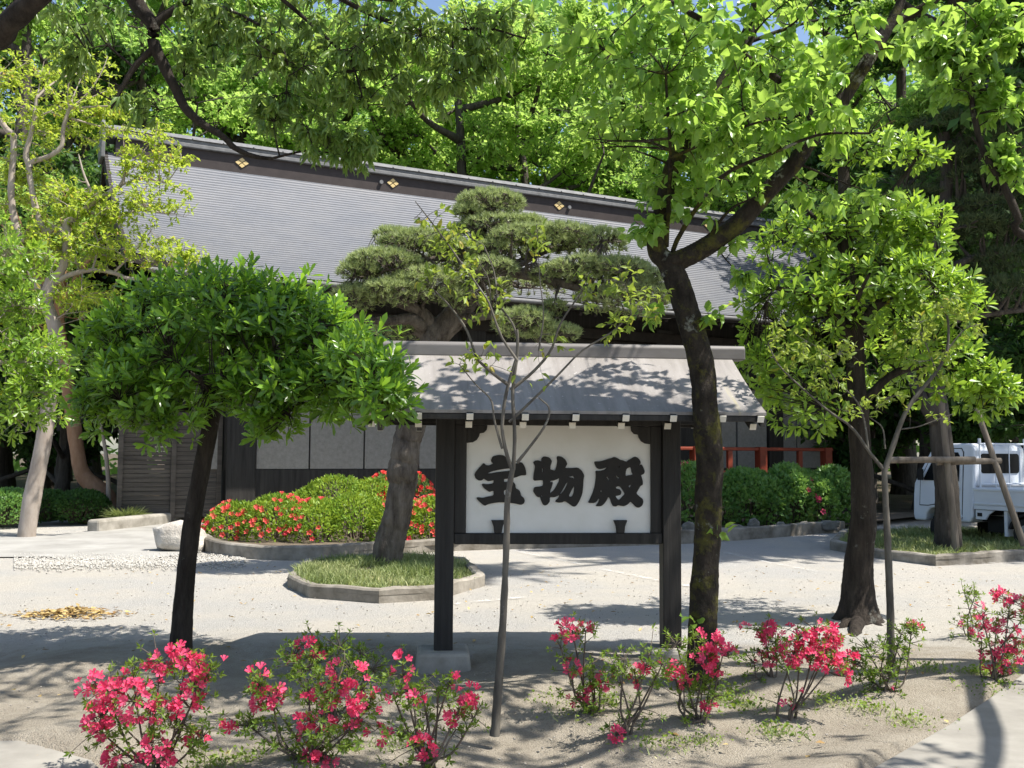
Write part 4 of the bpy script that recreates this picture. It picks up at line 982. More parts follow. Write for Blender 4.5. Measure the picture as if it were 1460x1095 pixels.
# trees at the left ----------------------------------------------------------
def smooth_tree():
    rng = np.random.RandomState(18); b = G(38, 764); d = b[1] - .2; e = 13.5
    d2 = d
    L = [limb(path([(37,768),(46,710),(58,650),(68,590),(74,530),(78,470),(66,430),(74,398)], d2), .155, .10, 34, 12, rng, .04, furrow=.018),
         limb(path([(74,400),(90,380),(96,335),(94,318),(105,312),(118,302),(136,287),(153,276),(173,263),(178,243)], d2), .085, .03, 26, 8, rng), limb(path([(96,330),(80,325),(64,330),(53,302),(48,283),(42,248),(44,232),(70,223),(88,208),(90,184),(99,155)], d2), .07, .035, 26, 8, rng),
         limb(path([(74,405),(99,392),(132,385),(162,389),(184,397),(230,398)], d2), .055, .025, 20, 8, rng), limb(path([(43,240),(37,221),(42,199),(48,173),(52,140)], d2), .06, .03, 16, 8, rng),
         limb(path([(60,420),(30,350),(16,280),(20,200),(11,186),(0,169),(-20,120)], d2), .075, .04, 24, 8, rng), limb(path([(136,287),(120,250),(112,220)], d2), .03, .012, 12, 6, rng), limb(path([(118,302),(165,307),(200,300),(240,305)], d2), .035, .012, 14, 6, rng),
         limb(path([(173,263),(205,255),(240,262),(270,275)], d2), .025, .01, 12, 6, rng), limb(path([(132,385),(140,350),(135,330)], d2), .025, .01, 10, 6, rng), limb(path([(162,389),(190,360),(215,330)], d2), .025, .01, 10, 6, rng), limb(path([(50,170),(70,160),(85,165)], d2), .02, .01, 8, 6, rng)]
    pads = pxpads([(100,290,60,40,0,1.4), (150,310,60,45,0,1.6), (60,350,60,50,0,1.6), (130,360,80,40,0,1.8), (215,290,70,40,-.3,1.3), (230,360,60,28,-.3,1.1), (270,370,40,18,-.3,.6), (200,240,50,30,0,.8), (80,180,90,50,.4,1.6), (140,160,70,45,.4,1.2), (30,120,80,60,.5,1.2), (210,200,60,30,.2,.7), (30,260,60,60,.3,1.3), (120,430,60,30,0,.9), (100,100,90,40,.6,.8), (250,230,40,20,0,.5)], d2)
    lf = lambda tp, tips, ax: [along(tp, 8, .10, .05, KITE, rng, .05, .2, .8, flat=1.3, rare=.035)]
    assemble('smooth_barked_tree', 'pale smooth barked tree with winding limbs and yellow green leaves, trunk leaning at far left', 'tree', b, L, pads, 120, 1850, lf, M['bk_smooth'], M['lf_myrtle'], rng, .012, .004, shell=.15, start=3.2, sag=.02, maxtw=1.1)
    # orange curved trunk behind it
    rng = np.random.RandomState(19); d = 22.5; b2 = P(166, 730, d); b2[2] = 0
    L = [limb(path([(170,738),(150,706),(128,688),(116,672),(110,640),(104,600),(98,560),(92,510),(85,460),(88,400),(100,340)], d), .20, .10, 34, 12, rng, .04, furrow=.022),
         limb(path([(85,460),(60,400),(40,340)], d), .09, .04, 14, 8, rng), limb(path([(90,430),(120,380),(150,340)], d), .09, .04, 14, 8, rng)]
    pads = pxpads([(70,380,90,50,0,2), (120,330,90,60,0,2), (40,290,80,60,0,2), (130,430,60,30,0,1), (30,450,60,40,0,1)], d)
    lf = lambda tp, tips, ax: [along(tp, 9, .12, .06, KITE, rng, .15, .2, .9, flat=.9, rare=.04)]
    assemble('orange_barked_tree', 'tree whose orange brown trunk bends sharply near the slatted fence', 'tree', b2, L, pads, 60, 700, lf, M['bk_orange'], M['lf_bg1'], rng, .014, .005, shell=.15, start=4, sag=.02)
    # two thin young stems
    for k, (pts, lab) in enumerate([([(155,716),(154,680),(150,640),(142,600),(138,560)], 'thin pale young stem between the orange trunk and the fence')]):
        rng = np.random.RandomState(60+k); b3 = P(pts[0][0], 728, 21.5); b3[2] = 0
        L = [limb(path([(pts[0][0], 735)] + pts, 21.5), .06, .03, 18, 8, rng)]
        pads = pxpads([(140,560,30,40,0,1)], 21.5)
        lf = lambda tp, tips, ax: [along(tp, 8, .12, .05, KITE, rng, .3, .2, .9)]
        assemble('young_tree', lab, 'tree', b3, L, pads, 8, 60, lf, M['bk_smooth'], M['lf_bg2'], rng, .012, .004, start=2.5)
smooth_tree()
def edge_evergreen():
    rng = np.random.RandomState(21); d = 11.5; b = np.array((-6.75, d, 0.))
    L = [limb(np.array([b+np.array((0,0,-.05)), b+np.array((.05,0,.8)), b+np.array((.1,.1,1.6)), b+np.array((.2,.1,2.6)), b+np.array((.25,0,3.4))]), .15, .06, 24, 10, rng, .05, flare=.2),
         limb(np.array([b+np.array((.1,.1,1.7)), P(-60,540,d), P(20,515,d), P(70,530,d)]), .05, .015, 16, 8, rng), limb(np.array([b+np.array((.1,.1,1.9)), P(-60,470,d), P(10,440,d), P(60,440,d)]), .05, .015, 16, 8, rng),
         limb(np.array([b+np.array((.1,.1,1.5)), P(-50,600,d), P(20,590,d)]), .04, .015, 14, 8, rng), limb(np.array([b+np.array((.2,.1,2.3)), P(-40,380,d), P(10,350,d)]), .04, .015, 14, 8, rng)]
    pads = pxpads([(20,380,60,45,0,1.4), (-20,440,80,50,0,1.6), (40,500,60,35,0,1.3), (60,560,50,38,-.1,1.1), (20,590,70,35,0,1.2), (-30,540,80,60,0,1.4), (80,520,30,25,-.1,.4), (30,440,45,25,0,.6), (-60,330,80,50,0,1.2)], d)
    lf = lambda tp, tips, ax: [rosettes(tips, ax, 8, .115, .036, OBL, rng, (25, 90), young=.2)]
    assemble('edge_evergreen', 'broadleaf evergreen with light leaf rosettes reaching in from the left edge', 'tree', b, L, pads, 40, 620, lf, M['bk_smooth'], M['lf_bright'], rng, .014, .004, shell=.4, start=1.3)
edge_evergreen()

# overhead trees whose trunks stand beside the path ---------------------------
def overhead_oak():
    rng = np.random.RandomState(22); d = 7.0; b = np.array((-5.0, 6.6, 0.))
    top = np.array((-4.4, 6.6, 4.8))
    L = [limb(np.array([b+np.array((0,0,-.05)), b+np.array((.05,0,1.5)), b+np.array((.2,0,3.2)), top, top+np.array((.5,-.2,1.6))]), .22, .15, 28, 12, rng, .05, flare=.2),
         limb(np.array([b+np.array((.15,0,2.9)), P(-120,60,5.2), P(-20,60,4.6), P(18,28,4.4), P(60,-10,4.3), P(110,-70,4.2)]), .075, .035, 26, 10, rng, .06),
         limb(np.array([top, P(90,-150,d), P(150,-70,d), P(192,0,d), P(209,24,d), P(219,38,d), P(219,62,d), P(233,92,d), P(250,127,d), P(267,158,d), P(291,178,d), P(318,195,d), P(336,212,d), P(363,223,d), P(387,226,d)]), .068, .012, 44, 10, rng, .06),
         limb(path([(219,70),(195,92),(181,113),(168,137),(158,155)], d), .028, .008, 14, 7, rng), limb(path([(219,36),(243,17),(300,-10),(380,-20),(470,-10),(560,0)], d), .035, .015, 20, 8, rng),
         limb(path([(280,-5),(340,20),(390,50),(410,90),(408,130)], d), .014, .006, 16, 6, rng), limb(path([(387,226),(440,215),(490,222)], d), .010, .004, 10, 6, rng), limb(path([(470,-10),(540,25),(610,45),(690,40),(750,55)], d), .02, .006, 16, 6, rng),
         limb(path([(380,-20),(450,40),(500,90),(520,150)], d), .016, .006, 16, 6, rng), limb(np.array([top, P(100,-260,d), P(300,-260,d), P(550,-220,d), P(800,-180,d)]), .09, .04, 22, 8, rng), limb(path([(190,95),(150,60),(120,10)], d), .01, .006, 10, 6, rng)]
    pads = pxpads([(300,25,55,45,0,1.3), (390,60,90,60,0,2.6), (470,110,80,60,0,2.4), (560,60,90,55,0,2.4), (650,50,80,50,0,1.8), (470,195,65,40,0,1.5), (390,160,40,40,0,.8), (600,130,80,35,0,1.3), (690,100,55,40,0,.9), (110,80,45,45,0,.8), (200,150,40,25,0,.5), (720,30,50,30,0,.7), (430,-40,260,50,0,2.5), (280,90,40,40,0,.5), (510,215,40,25,0,.6), (100,10,80,30,-.5,.6)], d)
    # crown above the frame, over the path; last clumps added to shade soil
    pads += [(-3.5, 4.6, 6.3, 1.6, 1.6, .7, 2.0), (-1.5, 7.2, 6.4, 1.9, 1.2, .5, 2.0), (-3.6, 7.6, 5.6, 1.2, 1.4, .7, 1.6), (-2.0, 4.2, 6.0, 1.4, 1.2, .5, 1.3), (.1, 6.0, 5.9, 1.2, .8, .4, 2.6), (-.9, 5.5, 5.7, 1.0, .8, .4, 2.2), (1.3, 5.6, 6.3, 1.0, .7, .35, 1.5), (.2, 4.6, 6.2, 1.1, .6, .35, 1.2)]
    lf = lambda tp, tips, ax: [along(tp, 9, .105, .030, LEAF, rng, .8, .55, .7, flat=.5, rare=.02)]
    assemble('overhanging_oak', 'evergreen oak with a dark sinuous limb and drooping narrow leaves at the top left', 'tree', b, L, pads, 135, 1180, lf, M['bk_dark'], M['lf_oak'], rng, .009, .003, shell=.2, start=2.8, sag=.05, maxtw=1.2)
overhead_oak()
def overhead_right():
    rng = np.random.RandomState(23); d = 7.6; b = np.array((5.6, 7.0, 0.))
    top = np.array((5.2, 7.0, 3.4))
    L = [limb(np.array([b+np.array((0,0,-.05)), b+np.array((-.05,0,1.2)), b+np.array((-.2,.1,2.4)), top, np.array((5.1,6.5,5.0)), np.array((4.7,5.8,6.4))]), .17, .09, 28, 12, rng, .05, flare=.2),
         limb(np.array([b+np.array((-.2,.1,2.3)), P(1475,345,d), P(1452,310,d), P(1430,262,d), P(1405,222,d), P(1392,180,d), P(1384,120,d), P(1395,70,d), P(1408,30,d), P(1410,-40,d)]), .036, .014, 30, 8, rng, .05),
         limb(path([(1402,215),(1385,195)], d), .015, .008, 6, 6, rng), limb(path([(1386,130),(1360,90),(1330,60)], d), .012, .005, 12, 6, rng), limb(path([(1405,40),(1425,10),(1440,-20)], d), .012, .005, 12, 6, rng), limb(path([(1420,245),(1450,215),(1480,200)], d), .012, .005, 12, 6, rng),
         limb(np.array([top, np.array((4.2,5.6,4.6)), np.array((3.0,4.4,5.3)), np.array((1.8,3.6,5.6))]), .08, .03, 20, 8, rng), limb(np.array([np.array((5.1,6.5,5.0)), np.array((4.0,5.2,6.2)), np.array((2.6,4.6,6.8))]), .07, .03, 18, 8, rng), limb(np.array([top, np.array((5.0,4.8,4.4)), np.array((4.4,3.2,5.0))]), .07, .03, 18, 8, rng)]
    pads = pxpads([(1420,60,55,50,0,1.5), (1375,90,50,50,0,1.2), (1330,70,50,40,0,.9), (1430,150,50,40,0,1.2), (1400,30,60,30,0,1), (1340,130,50,25,0,.5), (1440,240,40,30,0,.5), (1420,215,30,20,0,.3)], d)
    pads += [(3.0, 4.6, 5.6, 1.3, 1.2, .5, 1.6), (4.4, 3.8, 5.2, 1.2, 1.3, .6, 1.6), (2.0, 3.8, 5.9, 1.0, 1.0, .4, 1.2), (4.4, 6.0, 6.4, 1.4, 1.2, .6, 1.2), (2.7, 5.0, 6.8, 1.2, 1.0, .4, 1.0)]
    lf = lambda tp, tips, ax: [along(tp, 8, .10, .055, LEAF, rng, .35, .25, .85, flat=.7)]
    assemble('overhanging_maple', 'slender dark limbed tree leaning in at the right edge with light green leaves', 'tree', b, L, pads, 74, 660, lf, M['bk_dark'], M['lf_cherry'], rng, .009, .003, shell=.2, start=2.3, sag=.04, maxtw=1.0)
overhead_right()

# ------------------------------------------------------------------ wood behind the hall
def forest_variant(seed, H, R, lm, name, label, cb=.32, ntips=1500, lsize=.22, per=10, loc=(0, 0, 0), lean=0.0, weep=.1):
    rng = np.random.RandomState(seed)
    tr = limb(np.array([(0,0,-.1), (.1*rng.randn(), .1*rng.randn(), H*.2), (.25*rng.randn()+lean, .2*rng.randn(), H*.42), (.4*rng.randn()+lean*2, .3*rng.randn(), H*.7), (.5*rng.randn()+lean*2, .3*rng.randn(), H*.93)]), H*.022, H*.005, 30, 10, rng, .06, flare=.3)
    L = [tr]; pads = []
    n = 11
    for k in range(n):
        f = cb + (0.92-cb)*(k+.3)/n; s = tr[0][int(f/ .93 *29) if f < .93 else 29]; a = k*2.4 + rng.uniform(-.5, .5)
        ln = R * (.55 + .6*math.sin(math.pi*min(1, (f-cb)/(1-cb)*.8+.2))) * rng.uniform(.8, 1.15)
        e = s + np.array((math.cos(a)*ln, math.sin(a)*ln, ln*rng.uniform(.25, .75)))
        mid = s*.5 + e*.5 + np.array((0, 0, -ln*.10))
        L.append(limb(np.array([s, mid, e]), H*.009, H*.002, 16, 7, rng, .06))
        for q in range(3):
            c = s + (e - s)*rng.uniform(.45, 1.05) + rng.normal(size=3)*R*.13
            pads.append((*c, R*rng.uniform(.25, .42), R*rng.uniform(.25, .42), R*rng.uniform(.10, .19), 1))
    pads.append((*tr[0][-1], R*.4, R*.4, R*.25, 1.5))
    lf = lambda tp, tips, ax: [along(tp, per, lsize, lsize*.55, KITE, rng, weep, .1, 1.0, tint_hi=1, flat=.8)]
    return assemble(name, label, 'tree', np.zeros(3), L, pads, 90, ntips, lf, M['bk_bg'], lm, rng, .02, .009, shell=.15, start=H*cb*.9, sag=.02, group='tall trees of the wood behind the hall')
VAR = [forest_variant(31, 19, 5.2, M['lf_bg1'], 'woodland_tree', 'x', ntips=3000, lsize=.25), forest_variant(32, 18, 5.0, M['lf_bg1'], 'woodland_tree', 'x', cb=.25, ntips=2800, lean=.4, lsize=.25),
       forest_variant(33, 22, 6.0, M['lf_bg2'], 'woodland_tree', 'x', ntips=3200, lsize=.26), forest_variant(34, 13, 4.6, M['lf_bg1'], 'woodland_tree', 'x', cb=.12, ntips=2600, lsize=.25),
       forest_variant(35, 9.5, 3.6, M['lf_bg3'], 'woodland_tree', 'x', cb=.06, ntips=2200, lsize=.26), forest_variant(36, 20, 5.0, M['lf_bg3'], 'woodland_tree', 'x', cb=.25, ntips=3300, lsize=.27)]
used = [False]*len(VAR)
KIND = ['tall light green tree', 'leaning light green tree', 'very tall mid green tree', 'bushy mid green tree', 'low dense dark evergreen', 'tall dark evergreen']
SPOT = [(0, 655, 38, .2, 'rising straight behind the middle of the hall ridge'), (1, 770, 40, 2.0, 'with spreading limbs behind the right half of the ridge'), (1, 590, 41, 4.1, 'behind the ridge left of the middle trunk'),
        (2, 470, 44, 1.0, 'behind the ridge below the oak limb'), (0, 330, 42, 3.0, 'behind the left end of the hall ridge'), (2, 880, 45, .5, 'behind the ridge left of the mossy cherry'),
        (0, 1010, 44, 1.2, 'seen between the forks of the mossy cherry'), (0, 1160, 42, 5.2, 'behind the crossing limb of the mossy cherry'), (2, 1290, 40, 3.3, 'behind the top of the layered evergreen'),
        (1, 1420, 37, .9, 'behind the propped pine near the right edge'), (2, 190, 40, 2.2, 'behind the left gable of the hall'), (1, 60, 36, 1.4, 'behind the pale smooth barked tree'),
        (3, 250, 36, .4, 'close behind the left gable'), (3, 920, 47, 2.4, 'low behind the ridge beside the cherry fork'), (3, 560, 50, 3.4, 'deep in the wood behind the ridge middle'), (3, 1100, 40, 3.9, 'behind the right end of the hall roof'),
        (4, -20, 30, 0, 'at the far left edge behind the low hedge'), (4, 90, 29, 2.1, 'in the shade between the two left trunks'), (4, 180, 31, 3.1, 'behind the slatted fence'),
        (4, 1240, 33, 1, 'just past the right end of the hall'), (4, 1310, 29, 2.5, 'behind the truck cab'), (4, 1400, 28, 4, 'above the truck bed'), (4, 1490, 26, 5, 'at the far right edge behind the truck'), (5, 1370, 34, 1, 'towering behind the truck'), (5, 1480, 32, 3, 'at the right edge of the wood'), (5, 0, 33, 3, 'at the far left edge of the wood'),
        (5, 130, 45, 3, 'deep behind the left gable'), (4, 1200, 37, 4.5, 'in the dark gap right of the vermilion railing'), (3, 1330, 36, 5.5, 'in the middle of the right wood'), (5, 1800, 18, 2.2, 'added right of the truck, mostly out of view, to shade it'), (5, 1850, 15.6, .3, 'added nearest at the right, mostly out of view, to shade the truck bed'),  # last two trees are added off to the right to shade the truck
        (2, 720, 52, 5.0, 'deep in the wood between the two ridge trunks'), (0, 420, 53, 1.8, 'far behind the oak limb'), (2, 560, 57, .7, 'far behind the leaning ridge trunk'), (0, 860, 54, 2.8, 'far behind the crest end of the ridge'), (2, 1000, 56, 4.4, 'far behind the mossy cherry'), (0, 1220, 52, .3, 'far behind the layered evergreen'), (2, 1380, 50, 1.9, 'far above the propped pine'), (0, 260, 54, 4.7, 'far behind the left end of the ridge'), (0, 90, 50, 3.9, 'far behind the smooth barked tree'), (3, 700, 43, 1.1, 'low behind the ridge between two trunks'), (3, 420, 40, 2.9, 'low behind the ridge under the oak leaves')]
for v, px, d, rz, lab in SPOT:
    c = P(px, 640, d); c = (float(c[0]), float(c[1]), 0.0); full = KIND[v] + ' ' + lab
    if not used[v]:
        used[v] = True; VAR[v].location = c; VAR[v].rotation_euler = (0, 0, rz); VAR[v]['label'] = full
    else: copy_thing(VAR[v], c, rz, full)
def far_wood():
    rng = np.random.RandomState(40); n = 60000
    x = rng.uniform(-75, 85, n); y = rng.uniform(58, 76, n); h = 31 + 4*np.sin(x*.23) + 3*np.sin(x*.61+1) + 2*np.sin(x*1.7)
    z = h * rng.rand(n)**.75
    pos = np.stack((x, y, z), -1); d = nrm(rng.normal(size=(n, 3)) + np.array((0, 0, -.2)))
    t = np.clip(.5 + .3*np.sin(x*.9)*np.sin(z*.7+x*.3) + rng.normal(size=n)*.15, 0, 1)
    o = npart('far_wood', [scatter(KITE, pos, d, nrm(rng.normal(size=(n, 3)) + np.array((0, -.3, .7))), rng.uniform(.6, 1.3, n), rng.uniform(.4, .8, n), t)], M['lf_bg2'], None)
    tag(o, 'far wall of green woodland foliage closing the view behind the hall', 'woodland', kind='stuff')
far_wood()

# ------------------------------------------------------------------ hedges, grass
def leafcover(pads, n, rng, L, W, tm, zmin=.08, up=.4, shell=.86):
    p, d = ell_tips(pads, n, rng, shell, .5); k = p[:, 2] > zmin; p, d = p[k], d[k]
    pd = np.array(pads)
    keep = np.ones(len(p), bool)
    for q in pd:   # drop leaves buried deep inside a neighbouring mound
        keep &= (((p - q[:3]) / (q[3:6]*.72))**2).sum(1) > 1
    p, d = p[keep], d[keep]
    ax = nrm(d*.7 + rng.normal(size=p.shape)*.6 + np.array((0, 0, up)))
    t = np.clip(rng.rand(len(p))*.8 + .1 + .2*np.sin(p[:, 0]*7+p[:, 2]*9), 0, 1)
    return p, d, scatter(tm, p, ax, nrm(rng.normal(size=p.shape)*.6 + d + np.array((0, 0, .4))), L*rng.uniform(.7, 1.2, len(p)), W, t)
def hedge(name, label, cat, base, pads, n, lm, rng, L=.07, W=.035, blooms=None, stems=True):
    T = thing(name, label, cat, base)
    p, d, piece = leafcover(pads, n, rng, L, W, KITE)
    npart('foliage', [piece], lm, T, base)
    st = []
    pd = np.array(pads)
    k = rng.choice(len(p), min(len(p), 260), replace=False)
    for i in k:
        c = pd[((pd[:, :3] - p[i])**2).sum(1).argmin()]; g0 = np.array((c[0]*.6+p[i, 0]*.4, c[1]*.6+p[i, 1]*.4, .05))
        st.append(np.array([g0, g0*.5 + p[i]*.5 + np.array((0, 0, .08)), p[i]]))
    npart('stems', [tubes(np.array([resample(s, 5) for s in st]), np.tile(np.array([.012, .01, .008, .006, .004]), (len(st), 1)), 4)], M['bk_stem'], T, base)
    if blooms:
        m, n2, sel, sz = blooms
        q, dq = ell_tips(pads, n2*6, rng, .97, .5)
        kk = (q[:, 2] > .12)
        for e in pd: kk &= (((q - e[:3]) / (e[3:6]*.9))**2).sum(1) > 1
        q, dq = q[kk], dq[kk]; w = sel(q); q, dq = q[w], dq[w]; q, dq = q[:n2], dq[:n2]
        ax = nrm(dq + np.array((0, -.3, .35)))
        npart('blossoms', [scatter(FLOWER, q + ax*.01, ax, nrm(rng.normal(size=q.shape)), sz*rng.uniform(.8, 1.2, len(q)), sz, rng.rand(len(q)))], m, T, base)
    return T
rng = np.random.RandomState(50)
fr = pxpads([(338,757,42,40,-.3,1,.9), (395,756,50,50,-.3,1.3,1.1), (455,757,46,44,-.4,1.2,1.1), (510,754,52,50,-.2,1.3,1.1), (570,757,48,45,-.3,1.2,1.1), (620,756,50,46,-.2,1.2,1.0), (680,760,60,42,-.2,1,1.0), (745,760,60,40,.1,1,1.0)], 17.4)
hedge('azalea_hedge', 'low clipped azalea bank dotted with red and pink blossoms behind the curved kerb', 'hedge', G(460,770), fr, 30000, M['lf_hedge'], rng, .075, .038, (M['fl_coral'], 420, lambda q: (np.sin(q[:,0]*3.1)+np.sin(q[:,0]*1.3+q[:,2]*4) > -.6), .075))
bk = pxpads([(480,735,62,56,0,1,1.2), (530,738,50,54,0,1,1.1), (440,742,40,44,0,1,.9)], 19.6)
hedge('clipped_mound', 'light green clipped mound rising behind the blossoming azalea bank', 'shrub', G(490,742), bk, 11000, M['lf_hedge'], rng, .08, .04)
rb = pxpads([(548,706,24,20,0,1,.4), (590,712,28,22,0,1,.4)], 20.6)
hedge('red_azalea', 'dark azalea covered in scarlet flowers behind the leaning pine trunk', 'shrub', G(570,745), [(a[0], a[1], .55, a[3], a[4], .55, 1) for a in rb], 2500, M['lf_hedge2'], rng, .07, .035, (M['fl_red'], 210, lambda q: q[:, 2] > .62, .075))
hr = pxpads([(982,710,34,48,-.6,.9,.6), (1020,722,30,40,-.4,.7,.5), (1056,714,36,44,-.2,1,.7), (1092,722,30,38,-.2,.7,.5), (1122,712,36,48,.1,1.1,.7), (1160,720,32,38,.2,.8,.5), (1186,712,34,46,.7,.8,.6), (1206,724,20,30,.7,.4,.4), (1075,700,24,28,.3,.4,.4), (1145,702,26,30,.6,.4,.4)], 21.1)
hedge('right_hedge', 'rounded green hedge with a few pink blossoms below the vermilion railing', 'hedge', G(1090,745), hr, 20000, M['lf_hedge2'], rng, .12, .07, (M['fl_pink'], 46, lambda q: (np.abs(q[:,0]-P(1158,700,20.8)[0]) < .22) | (q[:,0] < P(988,700,20.2)[0]), .10))
def bighedge(name, label, x0, x1, yt, yb, d, lm, n, seed):
    rng = np.random.RandomState(seed); n_p = max(2, int((x1-x0)/40)); pads = pxpads([(x0+(x1-x0)*(k+.5)/n_p, (yt+yb)/2+4, (x1-x0)/n_p*.75, (yb-yt)/2+4, 0, 1, .7) for k in range(n_p)], d)
    hedge(name, label, 'hedge', G((x0+x1)/2, yb), pads, n, lm, rng, .08, .045)
bighedge('boxed_hedge', 'sunlit low clipped hedge at the far left edge', -60, 36, 698, 742, 20.2, M['lf_hedge2'], 7000, 51)
bighedge('boxed_hedge', 'dark leaved low clipped hedge between the leaning and orange trunks', 42, 140, 700, 738, 21.2, M['lf_bg3'], 7000, 52)
TUFT = (np.array([(0,-.5,0),(0,.5,0),(.55,.45,.06),(.55,-.45,.06),(.9,.1,-.12)], float), BLADE[1])
def blades(name, label, cat, pts_fn, n, L, W, mat, seed, kind='stuff', up=1.0, tm=TUFT, spread=.75):
    rng = np.random.RandomState(seed); p = pts_fn(n, rng); n = len(p)
    ax = nrm(rng.normal(size=(n, 3))*np.array((spread, spread, .2)) + np.array((0, 0, up)))
    o = npart(name, [scatter(tm, p, ax, nrm(rng.normal(size=(n, 3))), L*rng.uniform(.35, 1.2, n)*(.8+.35*np.sin(p[:, 0]*4.3)*np.sin(p[:, 1]*3.7)), W, np.clip(rng.rand(n)*.8 + .25*np.sin(p[:, 0]*3.1+p[:, 1]*2.2), 0, 1))], mat, None)
    return tag(o, label, cat, kind=kind)
def inpoly(poly, z, inset=.9):
    poly = np.array([(p[0], p[1]) for p in poly]); c = poly.mean(0); poly = c + (poly-c)*inset
    def fn(n, rng):
        lo, hi = poly.min(0), poly.max(0); q = rng.uniform(lo, hi, (n*2, 2)); ins = np.zeros(len(q), bool)
        j = len(poly)-1
        for i in range(len(poly)):
            a, b = poly[i], poly[j]
            ins ^= ((a[1] > q[:, 1]) != (b[1] > q[:, 1])) & (q[:, 0] < (b[0]-a[0])*(q[:, 1]-a[1])/(b[1]-a[1]+1e-9)+a[0]); j = i
        q = q[ins][:n]
        # clumps
        w = np.sin(q[:, 0]*5.1+1)+np.sin(q[:, 1]*6.3)+np.sin(q[:, 0]*2.3-q[:, 1]*3.7); q = q[(w + rng.normal(size=len(q))) > -1.3]
        return np.column_stack((q, np.full(len(q), z)))
    return fn
blades('island_grass', 'long pale green grass filling the kerbed island under the leaning pine', 'grass', inpoly(island_c, .065, .93), 20000, .17, .011, M['grass'], 53)
blades('island_ground_cover', 'shaded ground cover grass filling the island of the propped pine', 'ground cover', inpoly(island_r, .075, .93), 24000, .18, .013, M['grass'], 54)
def mound_clump(px, py, rpx, hpx, d, lab, seed):
    rng = np.random.RandomState(seed); c = P(px, py, d); c[2] = 0; r = rpx*d/FPX; n = 1500
    a = rng.uniform(0, 6.28, n); rr = r*.45*np.sqrt(rng.rand(n)); p = np.stack((c[0]+rr*np.cos(a), c[1]+rr*np.sin(a), np.zeros(n)), -1)
    out = np.stack((np.cos(a), np.sin(a), np.zeros(n)), -1)
    L1 = hpx*d/FPX
    ax = nrm(out*rng.uniform(.2, 1.2, n)[:, None] + np.array((0, 0, 1.)))
    bent = (np.array([(0,-.5,0),(0,.5,0),(.6,.4,.08),(.6,-.4,.08),(1,0,-.22)], float), BLADE[1])
    V, F, t = scatter(bent, p, ax, nrm(out*.3*-1 + np.array((0,0,.6)) + rng.normal(size=(n,3))*.2), L1*rng.uniform(.7, 1.35, n), .022, rng.rand(n)*.7)
    o = part('grass_clump', mesh_np('grass_clump', V - c, F, t), M['grass']); o.location = c
    tag(o, lab, 'grass clump', 'grass clumps behind the low stone edging')
mound_clump(128, 744, 34, 26, 21.5, 'shaded rounded grass clump left of the bright one', 55)
mound_clump(178, 745, 34, 24, 21.0, 'bright rounded grass clump beside the low stone edging', 56)

# weeds, litter and pebbles on the planting strip
def strip_pts(n, rng):
    c = np.array([G(*p)[:2] for p in [(1040,985),(1000,1055),(860,1000),(940,1060),(1180,1000),(1110,1045),(1395,960),(1380,985),(1040,1000),(640,1000),(500,1070),(350,1085),(830,1015),(1240,1010),(1300,1030),(1060,1010),(300,1090),(1330,955),(1420,985),(560,1060),(780,1000)]])
    k = rng.randint(0, len(c), n); q = c[k] + rng.normal(size=(n, 2))*np.array((.10, .10))*rng.uniform(.4, 1.4, len(c))[k][:, None]
    return np.column_stack((q, np.full(n, -.005)))
blades('weed_tufts', 'small weed and grass tufts scattered over the bare planting strip', 'weeds', strip_pts, 1900, .065, .007, M['grass'], 57, spread=.8)
def weeds2(n, rng): q = strip_pts(n, rng); q[:, 2] = rng.uniform(.0, .05, n); return q
blades('creeping_weeds', 'small leafy weeds at the feet of the azaleas', 'weeds', weeds2, 1500, .034, .018, M['lf_azalea'], 58, tm=KITE, spread=1.6, up=.4)
def litter(name, lab, fn, n, mat, L, seed, tm=KITE):
    rng = np.random.RandomState(seed); p = fn(n, rng); n = len(p)
    a = rng.uniform(0, 6.28, n); ax = np.stack((np.cos(a), np.sin(a), rng.normal(size=n)*.2), -1)
    tag(npart(name, [scatter(tm, p, ax, nrm(np.array((0, 0, 1.)) + rng.normal(size=(n, 3))*.25), L*rng.uniform(.5, 1.2, n), L*.45, rng.rand(n))], mat, None), lab, 'litter', kind='stuff')
def pile(n, rng):
    c = G(100, 876); q = rng.normal(size=(n, 2))*np.array((.22, .13)); return np.column_stack((c[0]+q[:, 0], c[1]+q[:, 1], .06*np.exp(-(q**2).sum(1)/.05)*rng.rand(n)+.006))
litter('leaf_pile', 'small heap of dry yellow leaves swept together on the gravel at left', pile, 420, M['dryleaf'], .075, 61)
litter('fallen_leaves', 'dry leaves scattered over the soil and gravel', lambda n, r: np.column_stack((r.uniform(-5, 6, n), r.uniform(4.8, 14, n), np.full(n, .008))), 420, M['dryleaf'], .06, 62)
